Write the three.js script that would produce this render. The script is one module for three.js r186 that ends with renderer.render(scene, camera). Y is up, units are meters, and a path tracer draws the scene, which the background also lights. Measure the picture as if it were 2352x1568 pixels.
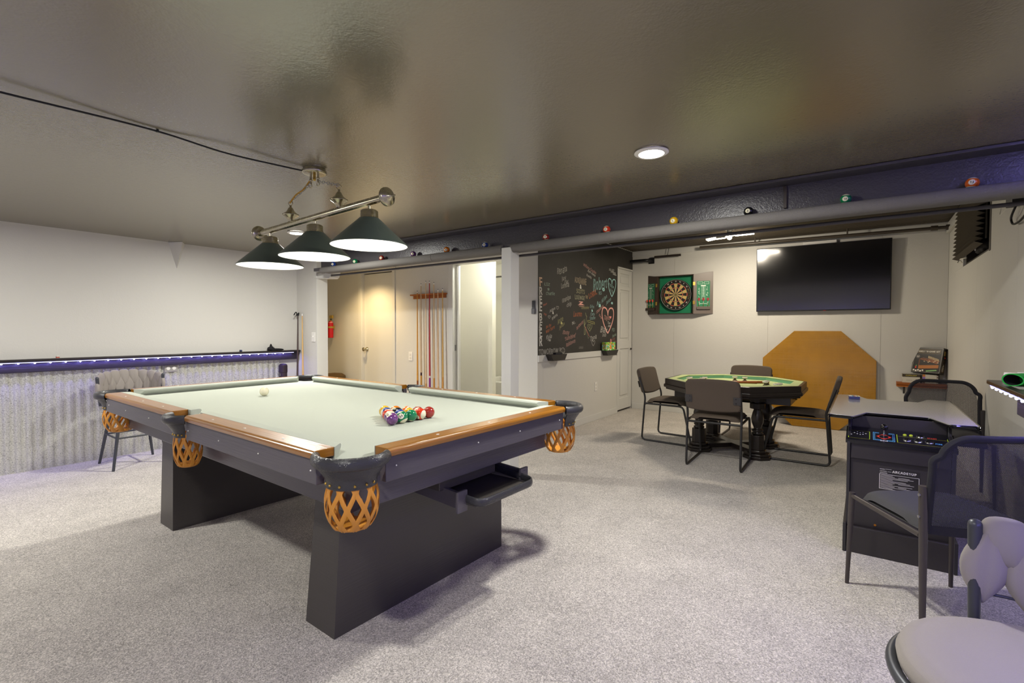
import * as THREE from 'three';
import { RoundedBoxGeometry } from 'three/addons/geometries/RoundedBoxGeometry.js';
import { mergeGeometries, toCreasedNormals } from 'three/addons/utils/BufferGeometryUtils.js';
import { RectAreaLightUniformsLib } from 'three/addons/lights/RectAreaLightUniformsLib.js';

// ---------------------------------------------------------------- camera, exposure, large lights
const scene = new THREE.Scene();
scene.background = new THREE.Color(0x000000);            // a windowless basement: no sky
const R = Math.PI / 180;
const camera = new THREE.PerspectiveCamera(2 * Math.atan(784 / 1125.44) / R, 1.5, 0.05, 60);
camera.position.set(0, 1.23, 0);
camera.rotation.set(-1.437 * R, 35.841 * R, 0.11 * R, 'YXZ');
scene.add(camera);
const renderer = new THREE.WebGLRenderer({ antialias: true });
renderer.toneMapping = THREE.LinearToneMapping;
renderer.toneMappingExposure = 1.0;
renderer.shadowMap.enabled = true;
RectAreaLightUniformsLib.init();

const WHITE_LIGHT = new THREE.Color(1.0, 0.98, 0.90), WARM_LIGHT = new THREE.Color(1.0, 0.72, 0.36), ALCOVE_LIGHT = new THREE.Color(1.0, 0.88, 0.7),
  BLUE_LIGHT = new THREE.Color(0.22, 0.17, 1.0);
const CEILING_LAMPS = [[-0.886, -2.415], [-4.268, -2.52], [-0.75, 0.15], [-4.2, 0.05]];
const CEILING_POWER = 1030, POOL_BULB = 0.34, ALCOVE_POWER = 165, HALL_POWER = 9, BATH_POWER = 2.6, LED_POWER = 75;

// ---------------------------------------------------------------- helpers
let seed = 7;
const rnd = () => { seed = (seed * 1664525 + 1013904223) % 4294967296; return seed / 4294967296; };
const rr = (a, b) => a + (b - a) * rnd();
const used = {};
function numbered(name) { const n = used[name] = (used[name] ?? -1) + 1; return n ? name + '_' + String(n).padStart(3, '0') : name; }
function put(o, x = 0, y = 0, z = 0, rx = 0, ry = 0, rz = 0) { o.position.set(x, y, z); o.rotation.set(rx, ry, rz); return o; }
function part(name, geo, mat, parent, label) {
  const m = new THREE.Mesh(geo, mat); m.name = name; m.castShadow = m.receiveShadow = true; parent.add(m);
  if (label) m.userData.label = label;
  return m;
}
function thing(name, label, category, x = 0, y = 0, z = 0, turn = 0, group) {
  const o = new THREE.Group(); o.name = numbered(name); scene.add(o); o.position.set(x, y, z); o.rotation.y = turn;
  o.userData = { label, category }; if (group) o.userData.group = group;
  return o;
}
function single(name, label, category, geo, mat, group) {
  const m = part(numbered(name), geo, mat, scene); m.userData = { label, category }; if (group) m.userData.group = group; return m;
}
function struct(name, geo, mat, label, category) {
  const m = geo ? part(numbered(name), geo, mat, scene) : new THREE.Group();
  if (!geo) { m.name = numbered(name); scene.add(m); }
  m.userData = { kind: 'structure', label, category }; return m;
}
function copy(o, label, x, y, z, turn) { const c = o.clone(); c.name = numbered(o.name.replace(/_\d{3}$/, '')); c.userData = { ...o.userData, label }; c.position.set(x, y, z); c.rotation.set(0, turn, 0); scene.add(c); return c; }

// every geometry leaves here non-indexed with position, normal, uv
const flat = (g) => { const n = g.index ? g.toNonIndexed() : g; for (const k of Object.keys(n.attributes)) if (!['position', 'normal', 'uv'].includes(k)) n.deleteAttribute(k); n.morphAttributes = {}; return n; };
const merge = (...l) => mergeGeometries(l.flat().map(flat));
function metric(g) {                                     // uv in metres, by the way each face points
  g = flat(g); const p = g.attributes.position, n = g.attributes.normal, uv = new Float32Array(p.count * 2);
  for (let i = 0; i < p.count; i += 3) {
    let ax = 0, ay = 0, az = 0;
    for (let k = 0; k < 3; k++) { ax += n.getX(i + k); ay += n.getY(i + k); az += n.getZ(i + k); }
    ax = Math.abs(ax); ay = Math.abs(ay); az = Math.abs(az);
    for (let k = 0; k < 3; k++) {
      const x = p.getX(i + k), y = p.getY(i + k), z = p.getZ(i + k);
      const [u, v] = ay >= ax && ay >= az ? [x, z] : ax >= az ? [z, y] : [x, y];
      uv[(i + k) * 2] = u; uv[(i + k) * 2 + 1] = v;
    }
  }
  g.setAttribute('uv', new THREE.BufferAttribute(uv, 2)); return g;
}
const swapUV = (g) => { const u = g.attributes.uv; for (let i = 0; i < u.count; i++) u.setXY(i, u.getY(i), u.getX(i)); return g; };
function box(x0, x1, y0, y1, z0, z1, r = 0.003, s = 1) {
  const w = x1 - x0, h = y1 - y0, d = z1 - z0, rad = Math.min(r, w * 0.45, h * 0.45, d * 0.45);
  const g = r > 0 ? new RoundedBoxGeometry(w, h, d, s, rad) : new THREE.BoxGeometry(w, h, d);
  return metric(g.translate((x0 + x1) / 2, (y0 + y1) / 2, (z0 + z1) / 2));
}
const cbox = (cx, cy, cz, w, h, d, r, s) => box(cx - w / 2, cx + w / 2, cy - h / 2, cy + h / 2, cz - d / 2, cz + d / 2, r, s);
const cyl = (r0, r1, y0, y1, x = 0, z = 0, n = 20, open = false) => flat(new THREE.CylinderGeometry(r1, r0, y1 - y0, n, 1, open).translate(x, (y0 + y1) / 2, z));   // r0 at the bottom
const ball = (r, x = 0, y = 0, z = 0, a = 20, b = 14) => flat(new THREE.SphereGeometry(r, a, b).translate(x, y, z));
const lathe = (pts, n = 32, a0 = 0, a1 = Math.PI * 2) => flat(new THREE.LatheGeometry(pts.map(([x, y]) => new THREE.Vector2(x, y)), n, a0, a1));
const V = (x, y, z) => new THREE.Vector3(x, y, z);
function rod(a, b, r0, r1 = r0, n = 12) {                 // tapered round bar from a to b
  const A = V(...a), B = V(...b), d = B.clone().sub(A), g = new THREE.CylinderGeometry(r1, r0, d.length(), n, 1);
  g.applyQuaternion(new THREE.Quaternion().setFromUnitVectors(V(0, 1, 0), d.clone().normalize())); g.translate(...A.add(B).multiplyScalar(0.5).toArray()); return flat(g);
}
function bentPath(pts, bend) {                            // straight runs joined by round bends
  const P = pts.map((p) => V(...p)), path = new THREE.CurvePath(); let at = P[0];
  for (let i = 1; i < P.length - 1; i++) {
    const a = P[i].clone().add(P[i - 1].clone().sub(P[i]).normalize().multiplyScalar(bend)), b = P[i].clone().add(P[i + 1].clone().sub(P[i]).normalize().multiplyScalar(bend));
    path.add(new THREE.LineCurve3(at, a)); path.add(new THREE.QuadraticBezierCurve3(a, P[i], b)); at = b;
  }
  path.add(new THREE.LineCurve3(at, P[P.length - 1])); return path;
}
const pipe = (pts, r, bend = 0.04, seg = 60, n = 8) => flat(new THREE.TubeGeometry(bentPath(pts, bend), seg, r, n, false));
const curve = (pts, r, seg = 40, n = 8, closed = false) => flat(new THREE.TubeGeometry(new THREE.CatmullRomCurve3(pts.map((p) => V(...p)), closed), seg, r, n, closed));
const shapeOf = (pts) => new THREE.Shape(pts.map(([x, y]) => new THREE.Vector2(x, y)));
function slab(pts, y0, y1, bevel = 0, steps = 1) {        // outline in (x, z), standing from y0 to y1
  const g = new THREE.ExtrudeGeometry(shapeOf(pts.map(([x, z]) => [x, -z])), { depth: y1 - y0 - 2 * bevel, bevelEnabled: bevel > 0, bevelSize: bevel, bevelThickness: bevel, bevelOffset: -bevel, bevelSegments: 2, curveSegments: 8, steps });
  return metric(g.rotateX(-Math.PI / 2).translate(0, y0 + bevel, 0));
}
function prismX(pts, x0, x1, bevel = 0) {                 // outline in (z, y), running along x
  const g = new THREE.ExtrudeGeometry(shapeOf(pts.map(([z, y]) => [-z, y])), { depth: x1 - x0 - 2 * bevel, bevelEnabled: bevel > 0, bevelSize: bevel, bevelThickness: bevel, bevelOffset: -bevel, bevelSegments: 1 });
  return metric(g.rotateY(Math.PI / 2).translate(x0 + bevel, 0, 0));
}
function prismZ(pts, z0, z1, bevel = 0, seg = 1) {                 // outline in (x, y), running along z
  const g = new THREE.ExtrudeGeometry(pts instanceof THREE.Shape ? pts : shapeOf(pts), { depth: z1 - z0 - 2 * bevel, bevelEnabled: bevel > 0, bevelSize: bevel, bevelThickness: bevel, bevelOffset: -bevel, bevelSegments: seg, curveSegments: 10 });
  return metric(g.translate(0, 0, z0 + bevel));
}
function grid(fn, nu, nv, flip = false) {                 // smooth patch from fn(u, v) -> [x, y, z]
  const pos = [], uv = [], idx = [];
  for (let j = 0; j <= nv; j++) for (let i = 0; i <= nu; i++) { pos.push(...fn(i / nu, j / nv)); uv.push(i / nu, j / nv); }
  for (let j = 0; j < nv; j++) for (let i = 0; i < nu; i++) { const a = j * (nu + 1) + i, b = a + 1, c = a + nu + 1, d = c + 1; flip ? idx.push(a, c, b, b, c, d) : idx.push(a, b, c, b, d, c); }
  const g = new THREE.BufferGeometry(); g.setAttribute('position', new THREE.Float32BufferAttribute(pos, 3)); g.setAttribute('uv', new THREE.Float32BufferAttribute(uv, 2)); g.setIndex(idx); g.computeVertexNormals();
  return flat(g);
}
const moved = (g, x = 0, y = 0, z = 0, rx = 0, ry = 0, rz = 0) => g.clone().applyMatrix4(new THREE.Matrix4().compose(V(x, y, z), new THREE.Quaternion().setFromEuler(new THREE.Euler(rx, ry, rz)), V(1, 1, 1)));

// ---------------------------------------------------------------- textures
function lattice(n, s) { const a = new Float32Array(n * n); let q = s >>> 0; for (let i = 0; i < a.length; i++) { q = (q * 1664525 + 1013904223) >>> 0; a[i] = q / 4294967296; } return a; }
function noise(n, s, m = n) {                             // tiling value noise on [0,1)^2; n by m cells
  const N = Math.max(n, m), a = lattice(N, s), sm = (t) => t * t * (3 - 2 * t);
  return (u, v) => {
    const x = u * n, y = v * m, i = Math.floor(x), j = Math.floor(y), fx = sm(x - i), fy = sm(y - j);
    const i0 = ((i % n) + n) % n, i1 = (i0 + 1) % n, j0 = ((j % m) + m) % m, j1 = (j0 + 1) % m;
    return (a[j0 * N + i0] * (1 - fx) + a[j0 * N + i1] * fx) * (1 - fy) + (a[j1 * N + i0] * (1 - fx) + a[j1 * N + i1] * fx) * fy;
  };
}
function tex(size, fn, srgb, metres, h = size) {          // fn(u, v) -> grey or [r, g, b], 0..1
  const d = new Uint8Array(size * h * 4);
  for (let y = 0; y < h; y++) for (let x = 0; x < size; x++) {
    const c = fn((x + 0.5) / size, (y + 0.5) / h), o = (y * size + x) * 4, g = (k) => Math.max(0, Math.min(255, Math.round((c.length ? c[k] : c) * 255)));
    d[o] = g(0); d[o + 1] = g(1); d[o + 2] = g(2); d[o + 3] = 255;
  }
  const t = new THREE.DataTexture(d, size, h); t.wrapS = t.wrapT = THREE.RepeatWrapping; t.magFilter = THREE.LinearFilter; t.minFilter = THREE.LinearMipmapLinearFilter; t.generateMipmaps = true;
  if (srgb) t.colorSpace = THREE.SRGBColorSpace;
  if (metres) { const [a, b] = metres.length ? metres : [metres, metres]; t.repeat.set(1 / a, 1 / b); }
  t.needsUpdate = true; return t;
}
function print(w, h, draw) {                              // flat print
  const c = document.createElement('canvas'); c.width = w; c.height = h; draw(c.getContext('2d'), w, h);
  const t = new THREE.CanvasTexture(c); t.colorSpace = THREE.SRGBColorSpace; t.magFilter = THREE.LinearFilter; return t;
}
const std = (color, roughness = 0.6, more = {}) => new THREE.MeshStandardMaterial({ color, roughness, ...more });
const phys = (color, roughness, more = {}) => new THREE.MeshPhysicalMaterial({ color, roughness, ...more });

const nA = noise(340, 3), nB = noise(90, 11), nC = noise(7, 5), nD = noise(24, 17), nE = noise(512, 23);
const carpetMap = tex(1024, (u, v) => { const g = 0.55 * nA(u, v) + 0.45 * nE(u, v), f = 0.49 + 0.46 * g + 0.03 * (nB(u, v) - 0.5) + 0.05 * (nC(u, v) - 0.5) + 0.025 * (nD(u, v) - 0.5); return [f * 1.0, f * 0.968, f * 0.93]; }, true, 1.3);
const carpetBump = tex(1024, (u, v) => 0.65 * nA(u, v) + 0.25 * nB(u, v) + 0.1 * nE(u, v), false, 1.3);
const nW = noise(120, 31), nW2 = noise(40, 37);
const wallBump = tex(512, (u, v) => 0.6 * nW(u, v) + 0.4 * nW2(u, v), false, 0.9);
const nF = noise(64, 41), nF2 = noise(150, 43), nF3 = noise(9, 47);
const ceilBump = tex(512, (u, v) => 0.5 * nF(u, v) + 0.5 * nF2(u, v), false, 0.7);
const gw = noise(6, 51, 90), gw2 = noise(20, 53, 220), gw3 = noise(3, 57, 12);
const woodTone = (a, b) => (u, v) => { const t = 0.5 * gw(u, v + 0.02 * gw3(u, v)) + 0.3 * gw2(u, v) + 0.2 * gw3(u, v); return [0, 1, 2].map((k) => a[k] + (b[k] - a[k]) * t); };
const railWood = tex(512, woodTone([0.53, 0.335, 0.07], [0.67, 0.445, 0.12]), true, [1.2, 0.35]);
const shelfWood = tex(256, woodTone([0.52, 0.27, 0.07], [0.72, 0.42, 0.13]), true, [0.6, 0.2]);
const grainBump = tex(512, (u, v) => 0.6 * gw2(u, v) + 0.4 * gw(u, v), false, [1.2, 0.35]);
const darkWood = tex(256, woodTone([0.115, 0.09, 0.075], [0.17, 0.14, 0.12]), true, [1.0, 0.3]);
const ledgeWood = tex(256, woodTone([0.06, 0.05, 0.06], [0.17, 0.13, 0.14]), true, [1.2, 0.2]);
const clothBump = tex(256, (u, v) => noiseFine(u, v), false, 0.25); function noiseFine(u, v) { return nE(u, v); }
const spA = noise(110, 61), spB = noise(180, 67), spC = noise(5, 71);
const spangle = tex(512, (u, v) => { const a = Math.floor(spA(u, v) * 6) / 5, f = 0.76 + 0.14 * a + 0.14 * (spB(u, v) - 0.5); return [f, f, f * 0.985]; }, true, 0.5);
const spangleRough = tex(512, (u, v) => 0.8 + 0.22 * (Math.floor(spA(u, v) * 6) / 5 - 0.5) + 0.2 * (spB(u, v) - 0.5), false, 0.5);
const weaveTex = tex(128, (u, v) => 0.5 + 0.25 * Math.sin(u * Math.PI * 2 * 32) + 0.25 * Math.sin(v * Math.PI * 2 * 32), false, 0.1);
const brassy = noise(2, 73, 160);
const brushed = tex(256, (u, v) => 0.55 + 0.5 * brassy(u, v), false, 0.3);

// ---------------------------------------------------------------- shared materials
const M = {
  carpet: std(0xffffff, 1, { map: carpetMap, bumpMap: carpetBump, bumpScale: 0.0035 }),
  wall: std(0xcfcdc6, 0.5, { bumpMap: wallBump, bumpScale: 0.0006 }),
  trim: std(0xd0cfc9, 0.42),
  ceiling: phys(0x726a56, 0.22, { ior: 2.3, bumpMap: ceilBump, bumpScale: 0.0005 }),
  galv: std(0xf0f0ea, 0.4, { metalness: 0.5, map: spangle, roughnessMap: spangleRough, side: THREE.DoubleSide }),
  ledge: std(0xffffff, 0.42, { map: ledgeWood, bumpMap: grainBump, bumpScale: 0.001 }),
  beam: std(0x4b484c, 0.36, { bumpMap: ceilBump, bumpScale: 0.0012 }),
  deck: std(0x453d33, 0.34),
  foam: std(0x6a6763, 0.85, { bumpMap: carpetBump, bumpScale: 0.0012 }),
  black: std(0x151516, 0.45), blackGloss: std(0x0a0a0b, 0.12), rubber: std(0x1b1b1c, 0.7),
  cloth: std(0xb1b6aa, 0.95, { bumpMap: clothBump, bumpScale: 0.0004 }),
  rail: phys(0xffffff, 0.28, { map: railWood, bumpMap: grainBump, bumpScale: 0.0004, clearcoat: 0.5, clearcoatRoughness: 0.15 }),
  apron: std(0x555157, 0.34, { bumpMap: grainBump, bumpScale: 0.0005 }),
  pedestal: std(0x44403d, 0.4, { bumpMap: grainBump, bumpScale: 0.0005 }),
  leather: std(0x37373a, 0.26, { bumpMap: wallBump, bumpScale: 0.001 }),
  tan: std(0xcc8a30, 0.5, { bumpMap: wallBump, bumpScale: 0.001 }),
  nickel: std(0xb9b29a, 0.28, { metalness: 1, roughnessMap: brushed }),
  brass: std(0xc0a050, 0.3, { metalness: 1 }), chrome: std(0xd8d8d8, 0.14, { metalness: 1 }), steel: std(0x9a9a9c, 0.35, { metalness: 1 }),
  pearl: std(0xf0eee4, 0.25), whitePlastic: std(0xe6e4de, 0.35), greyMetal: std(0x3a3c40, 0.42, { metalness: 0.4 }),
  velvet: phys(0x9d9690, 0.9, { sheen: 0.6, sheenColor: new THREE.Color(0xd9d2cc), sheenRoughness: 0.4, bumpMap: clothBump, bumpScale: 0.0005 }),
  chairFabric: std(0x554a3f, 0.95, { bumpMap: clothBump, bumpScale: 0.0009 }),
  chairTube: std(0x3b3a39, 0.36, { metalness: 0.55 }),
  felt: std(0xb4c088, 0.95, { bumpMap: clothBump, bumpScale: 0.0004 }),
  darkWood: std(0xffffff, 0.3, { map: darkWood }),
  shelfWood: std(0xffffff, 0.42, { map: shelfWood }),
  card: std(0xd6d2c6, 0.6),
};
const glow = (c, i) => new THREE.MeshStandardMaterial({ color: 0xffffff, roughness: 0.5, emissive: c, emissiveIntensity: i });
// ================================================================ THE ROOM
const CE = 2.12, XL = -5.836, XR = 0.736, ZT = -7.293, XC = -2.958, ZH = -4.583, ZS = -3.435, ZN = 2.4, DECK = 2.43, XH = -7.3;
struct('floor', box(XH - 0.15, XR + 0.15, -0.12, 0, ZT - 0.15, ZN + 0.15, 0), M.carpet, 'grey cut-pile carpet covering the whole floor', 'carpet');
struct('ceiling', merge(box(XH - 0.15, XR + 0.15, CE, CE + 0.1, -3.53, ZN + 0.15, 0)), M.ceiling, 'dark glossy painted low ceiling over the pool table', 'ceiling');
struct('ceiling_hall', box(XH - 0.15, XC - 0.14, CE, CE + 0.1, ZH - 0.12, -3.53, 0), M.trim, 'ceiling of the small hall behind the beam', 'ceiling');

// ---- left wall with a corrugated wainscot
const wallLeft = struct('wall_left', box(XL - 0.15, XL, 0, CE, ZS, ZN, 0), M.wall, 'white painted left wall above corrugated metal wainscot', 'wall');
{
  const pitch = 0.069, waves = 9, w = pitch * waves;
  const prof = (t) => { const c = Math.cos(t * Math.PI * 2), s = Math.sign(c) * Math.pow(Math.abs(c), 0.55); return 0.5 + 0.5 * s; };
  const sheet = metric(grid((u, v) => [0.002 + 0.014 * prof(u * waves + 0.25), v * 0.86, -u * w], waves * 14, 1));
  for (let i = 0, z = ZN - 0.005; z - w > ZS - 0.3; i++, z -= w) {
    const last = z - w < ZS;
    const g = last ? metric(grid((u, v) => [0.002 + 0.014 * prof(u * (z - ZS) / pitch + 0.25), v * 0.86, -u * (z - ZS - 0.004)], 110, 1)) : sheet;
    put(part('metal_sheet', g, M.galv, wallLeft), XL, 0, z);
    if (last) break;
  }
}
{ // small boxed wedge under the ceiling on the left wall
  const t = [[XL, CE - 0.002, -2.033], [XL, CE - 0.002, -2.188], [XL, 1.853, -2.108], [XL + 0.15, CE - 0.002, -2.108]];
  const g = new THREE.BufferGeometry(), f = [[0, 2, 3], [3, 2, 1], [0, 3, 1], [0, 1, 2]];
  g.setAttribute('position', new THREE.Float32BufferAttribute(f.flat().flatMap((k) => t[k]), 3)); g.setAttribute('uv', new THREE.Float32BufferAttribute(new Array(24).fill(0), 2)); g.computeVertexNormals();
  struct('trim_1', g, M.wall, 'white pyramid-shaped boxing under the ceiling on the left wall', 'trim');
}
struct('wall_back', box(XL - 0.15, XR + 0.15, 0, CE, ZN, ZN + 0.15, 0), M.wall, 'white wall behind the viewer', 'wall');
// ---- short wall and post where the beam begins
struct('wall_stub', box(XH, -5.396, 0, CE, -3.571, ZS, 0), M.wall, 'short white wall beside the hall opening with a light switch', 'wall');
const post = struct('trim_2', box(-5.4, -5.388, 0, 1.838, -3.575, ZS + 0.008, 0.003), M.trim, 'white end board of the short wall at the hall opening', 'trim');
part('bracket', merge(box(-5.43, -5.384, 1.84, CE - 0.004, -3.575, ZS + 0.012, 0.003), prismZ([[-5.40, 1.898], [-5.10, 1.898], [-5.125, 1.84], [-5.16, 1.826], [-5.40, 1.838]], -3.56, ZS + 0.0, 0.003)), M.trim, post);

// ---- hall wall: narrow door, cue rack wall, bathroom doorway
const hallWall = struct('wall_hall', merge(
  box(XH, -6.06, 0, CE, ZH - 0.117, ZH, 0), box(-6.06, -5.36, 2.045, CE, ZH - 0.117, ZH, 0), box(-5.36, -4.235, 0, CE, ZH - 0.117, ZH, 0),
  box(-4.235, -3.36, 2.045, CE, ZH - 0.117, ZH, 0), box(-3.36, XC - 0.001, 0, 2.6, ZH - 0.117, ZH, 0)), M.wall, 'white hall wall with the cue rack between two doorways', 'wall');
struct('wall_hall_end', box(XH - 0.15, XH, 0, CE, ZH - 0.12, -3.4, 0), M.wall, 'end wall of the small hall', 'wall');
{ // hall door
  const d = struct('door_1', box(-6.045, -5.375, 0.012, 2.032, ZH - 0.075, ZH - 0.04, 0.003), M.trim, 'plain flush white door with a metal knob in warm light', 'door');
  const knob = part('door_knob', merge(lathe([[0, 0], [0.032, 0], [0.032, 0.006], [0.014, 0.012], [0.012, 0.035], [0.024, 0.045], [0.03, 0.058], [0.026, 0.072], [0, 0.078]], 20).rotateX(Math.PI / 2)), M.nickel, d, 'round metal knob');
  put(knob, -5.985, 0.93, ZH - 0.04);
  part('casing', merge(box(-6.12, -6.052, 0, 2.10, ZH, ZH + 0.014, 0.004), box(-6.06, -6.045, 0, 2.045, ZH - 0.1, ZH + 0.002, 0), box(-6.12, -5.30, 2.04, 2.105, ZH, ZH + 0.015, 0.004), box(-5.375, -5.36, 0, 2.045, ZH - 0.1, ZH + 0.002, 0), box(-5.368, -5.31, 0, 2.10, ZH, ZH + 0.014, 0.004)), M.trim, d);
}
{ // bathroom doorway casing
  const c = struct('trim_3', merge(box(-4.30, -4.225, 0, 2.04, ZH, ZH + 0.014, 0.004), box(-4.240, -4.222, 0, 2.045, ZH - 0.117, ZH + 0.002, 0), box(-4.20, -4.185, 0, 2.045, ZH - 0.09, ZH - 0.05, 0.002), box(-3.375, -3.36, 0, 2.045, ZH - 0.117, ZH + 0.002, 0), box(-3.375, -3.31, 0, 2.04, ZH, ZH + 0.014, 0.004)), M.trim, 'white casing of the bathroom doorway', 'trim');
  part('strike_plate', merge(box(-4.2215, -4.219, 0.955, 1.03, ZH - 0.05, ZH - 0.022, 0.001)), M.steel, c, 'small steel strike plate');
}
// ---- bathroom behind it
const bathWall = std(0xe9e7dc, 0.3);
struct('wall_bathroom', merge(box(-5.05, -4.148, 0, 2.3, -5.36, -5.28, 0), box(-5.05, -5.0, 0, 2.3, -6.5, ZH - 0.117, 0), box(-5.05, -3.0, 0, 2.3, -6.55, -6.45, 0), box(-3.12, -3.10, 0, 2.3, -6.5, ZH - 0.117, 0), box(-5.05, -3.0, 2.3, 2.4, -6.55, ZH - 0.10, 0)), bathWall, 'bright white bathroom walls seen through the doorway', 'wall');
// ---- chalk wall side of the alcove, door at its end
struct('wall_alcove', merge(box(XC - 0.14, XC, 0, 2.6, -6.735, ZH - 0.117, 0), box(XC - 0.14, XC, 2.135, 2.6, ZT, -6.735, 0), box(XC - 0.16, XC - 0.14, 0, 2.6, ZT, -6.6, 0)), M.wall, 'white alcove side wall below the chalkboard', 'wall');
struct('baseboard_alcove', box(XC, XC + 0.012, 0, 0.085, -6.735, ZH - 0.01, 0.003), M.trim, 'white baseboard below the chalkboard wall', 'baseboard');
struct('trim_4', merge(box(XC, XC + 0.016, 0.863, 0.938, -6.735, ZH - 0.002, 0.003)), M.trim, 'white rail board along the chalkboard foot', 'trim');
{
  const d = struct('door_2', box(XC - 0.05, XC - 0.02, 0.03, 2.125, -7.285, -6.742, 0.003), M.trim, 'narrow white panelled closet door beside the chalkboard', 'door');
  for (const [y0, y1] of [[1.90, 2.04], [1.08, 1.80], [0.22, 0.92]]) {
    part('panel', box(XC - 0.02, XC - 0.010, y0 + 0.02, y1 - 0.02, -7.155, -6.875, 0.006, 2), M.trim, d);
  }
  part('stile', box(XC - 0.021, XC - 0.006, 0.03, 2.125, -6.842, -6.742, 0.004), M.trim, d); part('stile', box(XC - 0.021, XC - 0.006, 0.03, 2.125, -7.285, -7.188, 0.004), M.trim, d);
  for (const [y0, y1] of [[0.03, 0.20], [0.94, 1.06], [1.82, 1.88], [2.06, 2.125]]) part('cross_rail', box(XC - 0.021, XC - 0.006, y0, y1, -7.19, -6.84, 0.004), M.trim, d);
  part('knob', ball(0.014, XC + 0.008, 0.93, -7.235), M.darkWood, d, 'small dark knob');
  for (const y of [0.35, 1.1, 1.9]) part('hinge', cyl(0.006, 0.006, y - 0.045, y + 0.045, XC - 0.004, -6.748, 8), M.steel, d);
  struct('trim_5', merge(box(XC - 0.03, XC + 0.006, 0, 2.15, -6.742, -6.72, 0.002), box(XC - 0.03, XC + 0.006, 2.128, 2.15, -7.29, -6.72, 0.002)), M.trim, 'thin white frame round the closet door', 'trim');
}
// ---- television wall: panels with fine joints
function panelled(name, wallGeo, label, spans, make) {
  const w = struct(name, wallGeo, M.wall, label, 'wall');
  for (const [a, b] of spans) part('panel', make(a + 0.0012, b - 0.0012), M.wall, w);
  return w;
}
panelled('wall_far', box(XC - 0.15, XR + 0.15, 0, 2.6, ZT - 0.15, ZT - 0.004, 0), 'off-white panelled far wall behind the television', [[XC, -2.309], [-2.309, -1.061], [-1.061, 0.143], [0.143, XR]], (a, b) => box(a, b, 0, 2.6, ZT - 0.005, ZT, 0.0015));
struct('baseboard_far', box(XC + 0.006, XR, 0, 0.085, ZT, ZT + 0.011, 0.003), M.trim, 'white baseboard along the far wall', 'baseboard');
struct('trim_6', box(XC + 0.002, XR, 2.352, 2.425, ZT, ZT + 0.018, 0.003), M.trim, 'white board along the top of the far wall', 'trim');
{ // right wall with the window opening
  const W0 = -6.29, W1 = -5.02, Y0 = 1.83, Y1 = 2.38;
  const g = merge(box(XR + 0.004, XR + 0.15, 0, Y0, ZT - 0.15, ZN, 0), box(XR + 0.004, XR + 0.15, Y1, 2.6, ZT - 0.15, ZN, 0), box(XR + 0.004, XR + 0.15, Y0, Y1, ZT - 0.15, W0, 0), box(XR + 0.004, XR + 0.15, Y0, Y1, W1, ZN, 0));
  const w = struct('wall_right', g, M.wall, 'off-white panelled right wall', 'wall');
  const panels = [[ZT, -6.77], [-5.549 + 0.6, -4.199], [-4.199, -2.98], [-2.98, -1.76], [-1.76, -0.54], [-0.54, 0.68], [0.68, ZN]];
  for (const [a, b] of panels) part('panel', box(XR, XR + 0.005, 0, 2.6, a + 0.0012, b - 0.0012, 0.0015), M.wall, w);
  part('panel', box(XR, XR + 0.005, 0, Y0, -6.77 + 0.0012, -5.549 - 0.0012, 0.0015), M.wall, w);
  part('panel', box(XR, XR + 0.005, 0, Y0, -5.549 + 0.0012, -4.949 - 0.0012, 0.0015), M.wall, w);
  part('panel', merge(box(XR, XR + 0.005, Y0, 2.6, -6.77, W0, 0.0015), box(XR, XR + 0.005, Y0, 2.6, W1, -4.95, 0.0015), box(XR, XR + 0.005, Y1, 2.6, W0, W1, 0.0015)), M.wall, w);
  const f = struct('window_1', merge(box(XR + 0.02, XR + 0.13, Y0, Y0 + 0.03, W0, W1, 0.004), box(XR + 0.02, XR + 0.13, Y1 - 0.03, Y1, W0, W1, 0.004), box(XR + 0.02, XR + 0.13, Y0, Y1, W0, W0 + 0.03, 0.004), box(XR - 0.004, XR + 0.13, Y0 - 0.01, Y1, W1 - 0.04, W1 + 0.012, 0.004), box(XR + 0.07, XR + 0.1, Y0, Y1, -5.67, -5.63, 0.003)), std(0x4a443c, 0.6), 'small high basement window in the right wall', 'window');
  part('window_pane', box(XR + 0.082, XR + 0.087, Y0 + 0.03, Y1 - 0.03, W0 + 0.03, W1 - 0.03, 0), phys(0xffffff, 0.02, { transmission: 1, thickness: 0 }), f);
  part('shutter_board', box(XR + 0.134, XR + 0.146, Y0, Y1, W0, W1, 0), std(0x16130f, 0.9), f);
  struct('trim_7', merge(box(XR - 0.018, XR, 2.352, 2.425, ZT + 0.02, -3.6, 0.003), box(XR - 0.03, XR, 2.30, 2.345, ZT + 0.02, -6.3, 0.003)), M.trim, 'white board along the top of the right alcove wall', 'trim');
}
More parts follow.
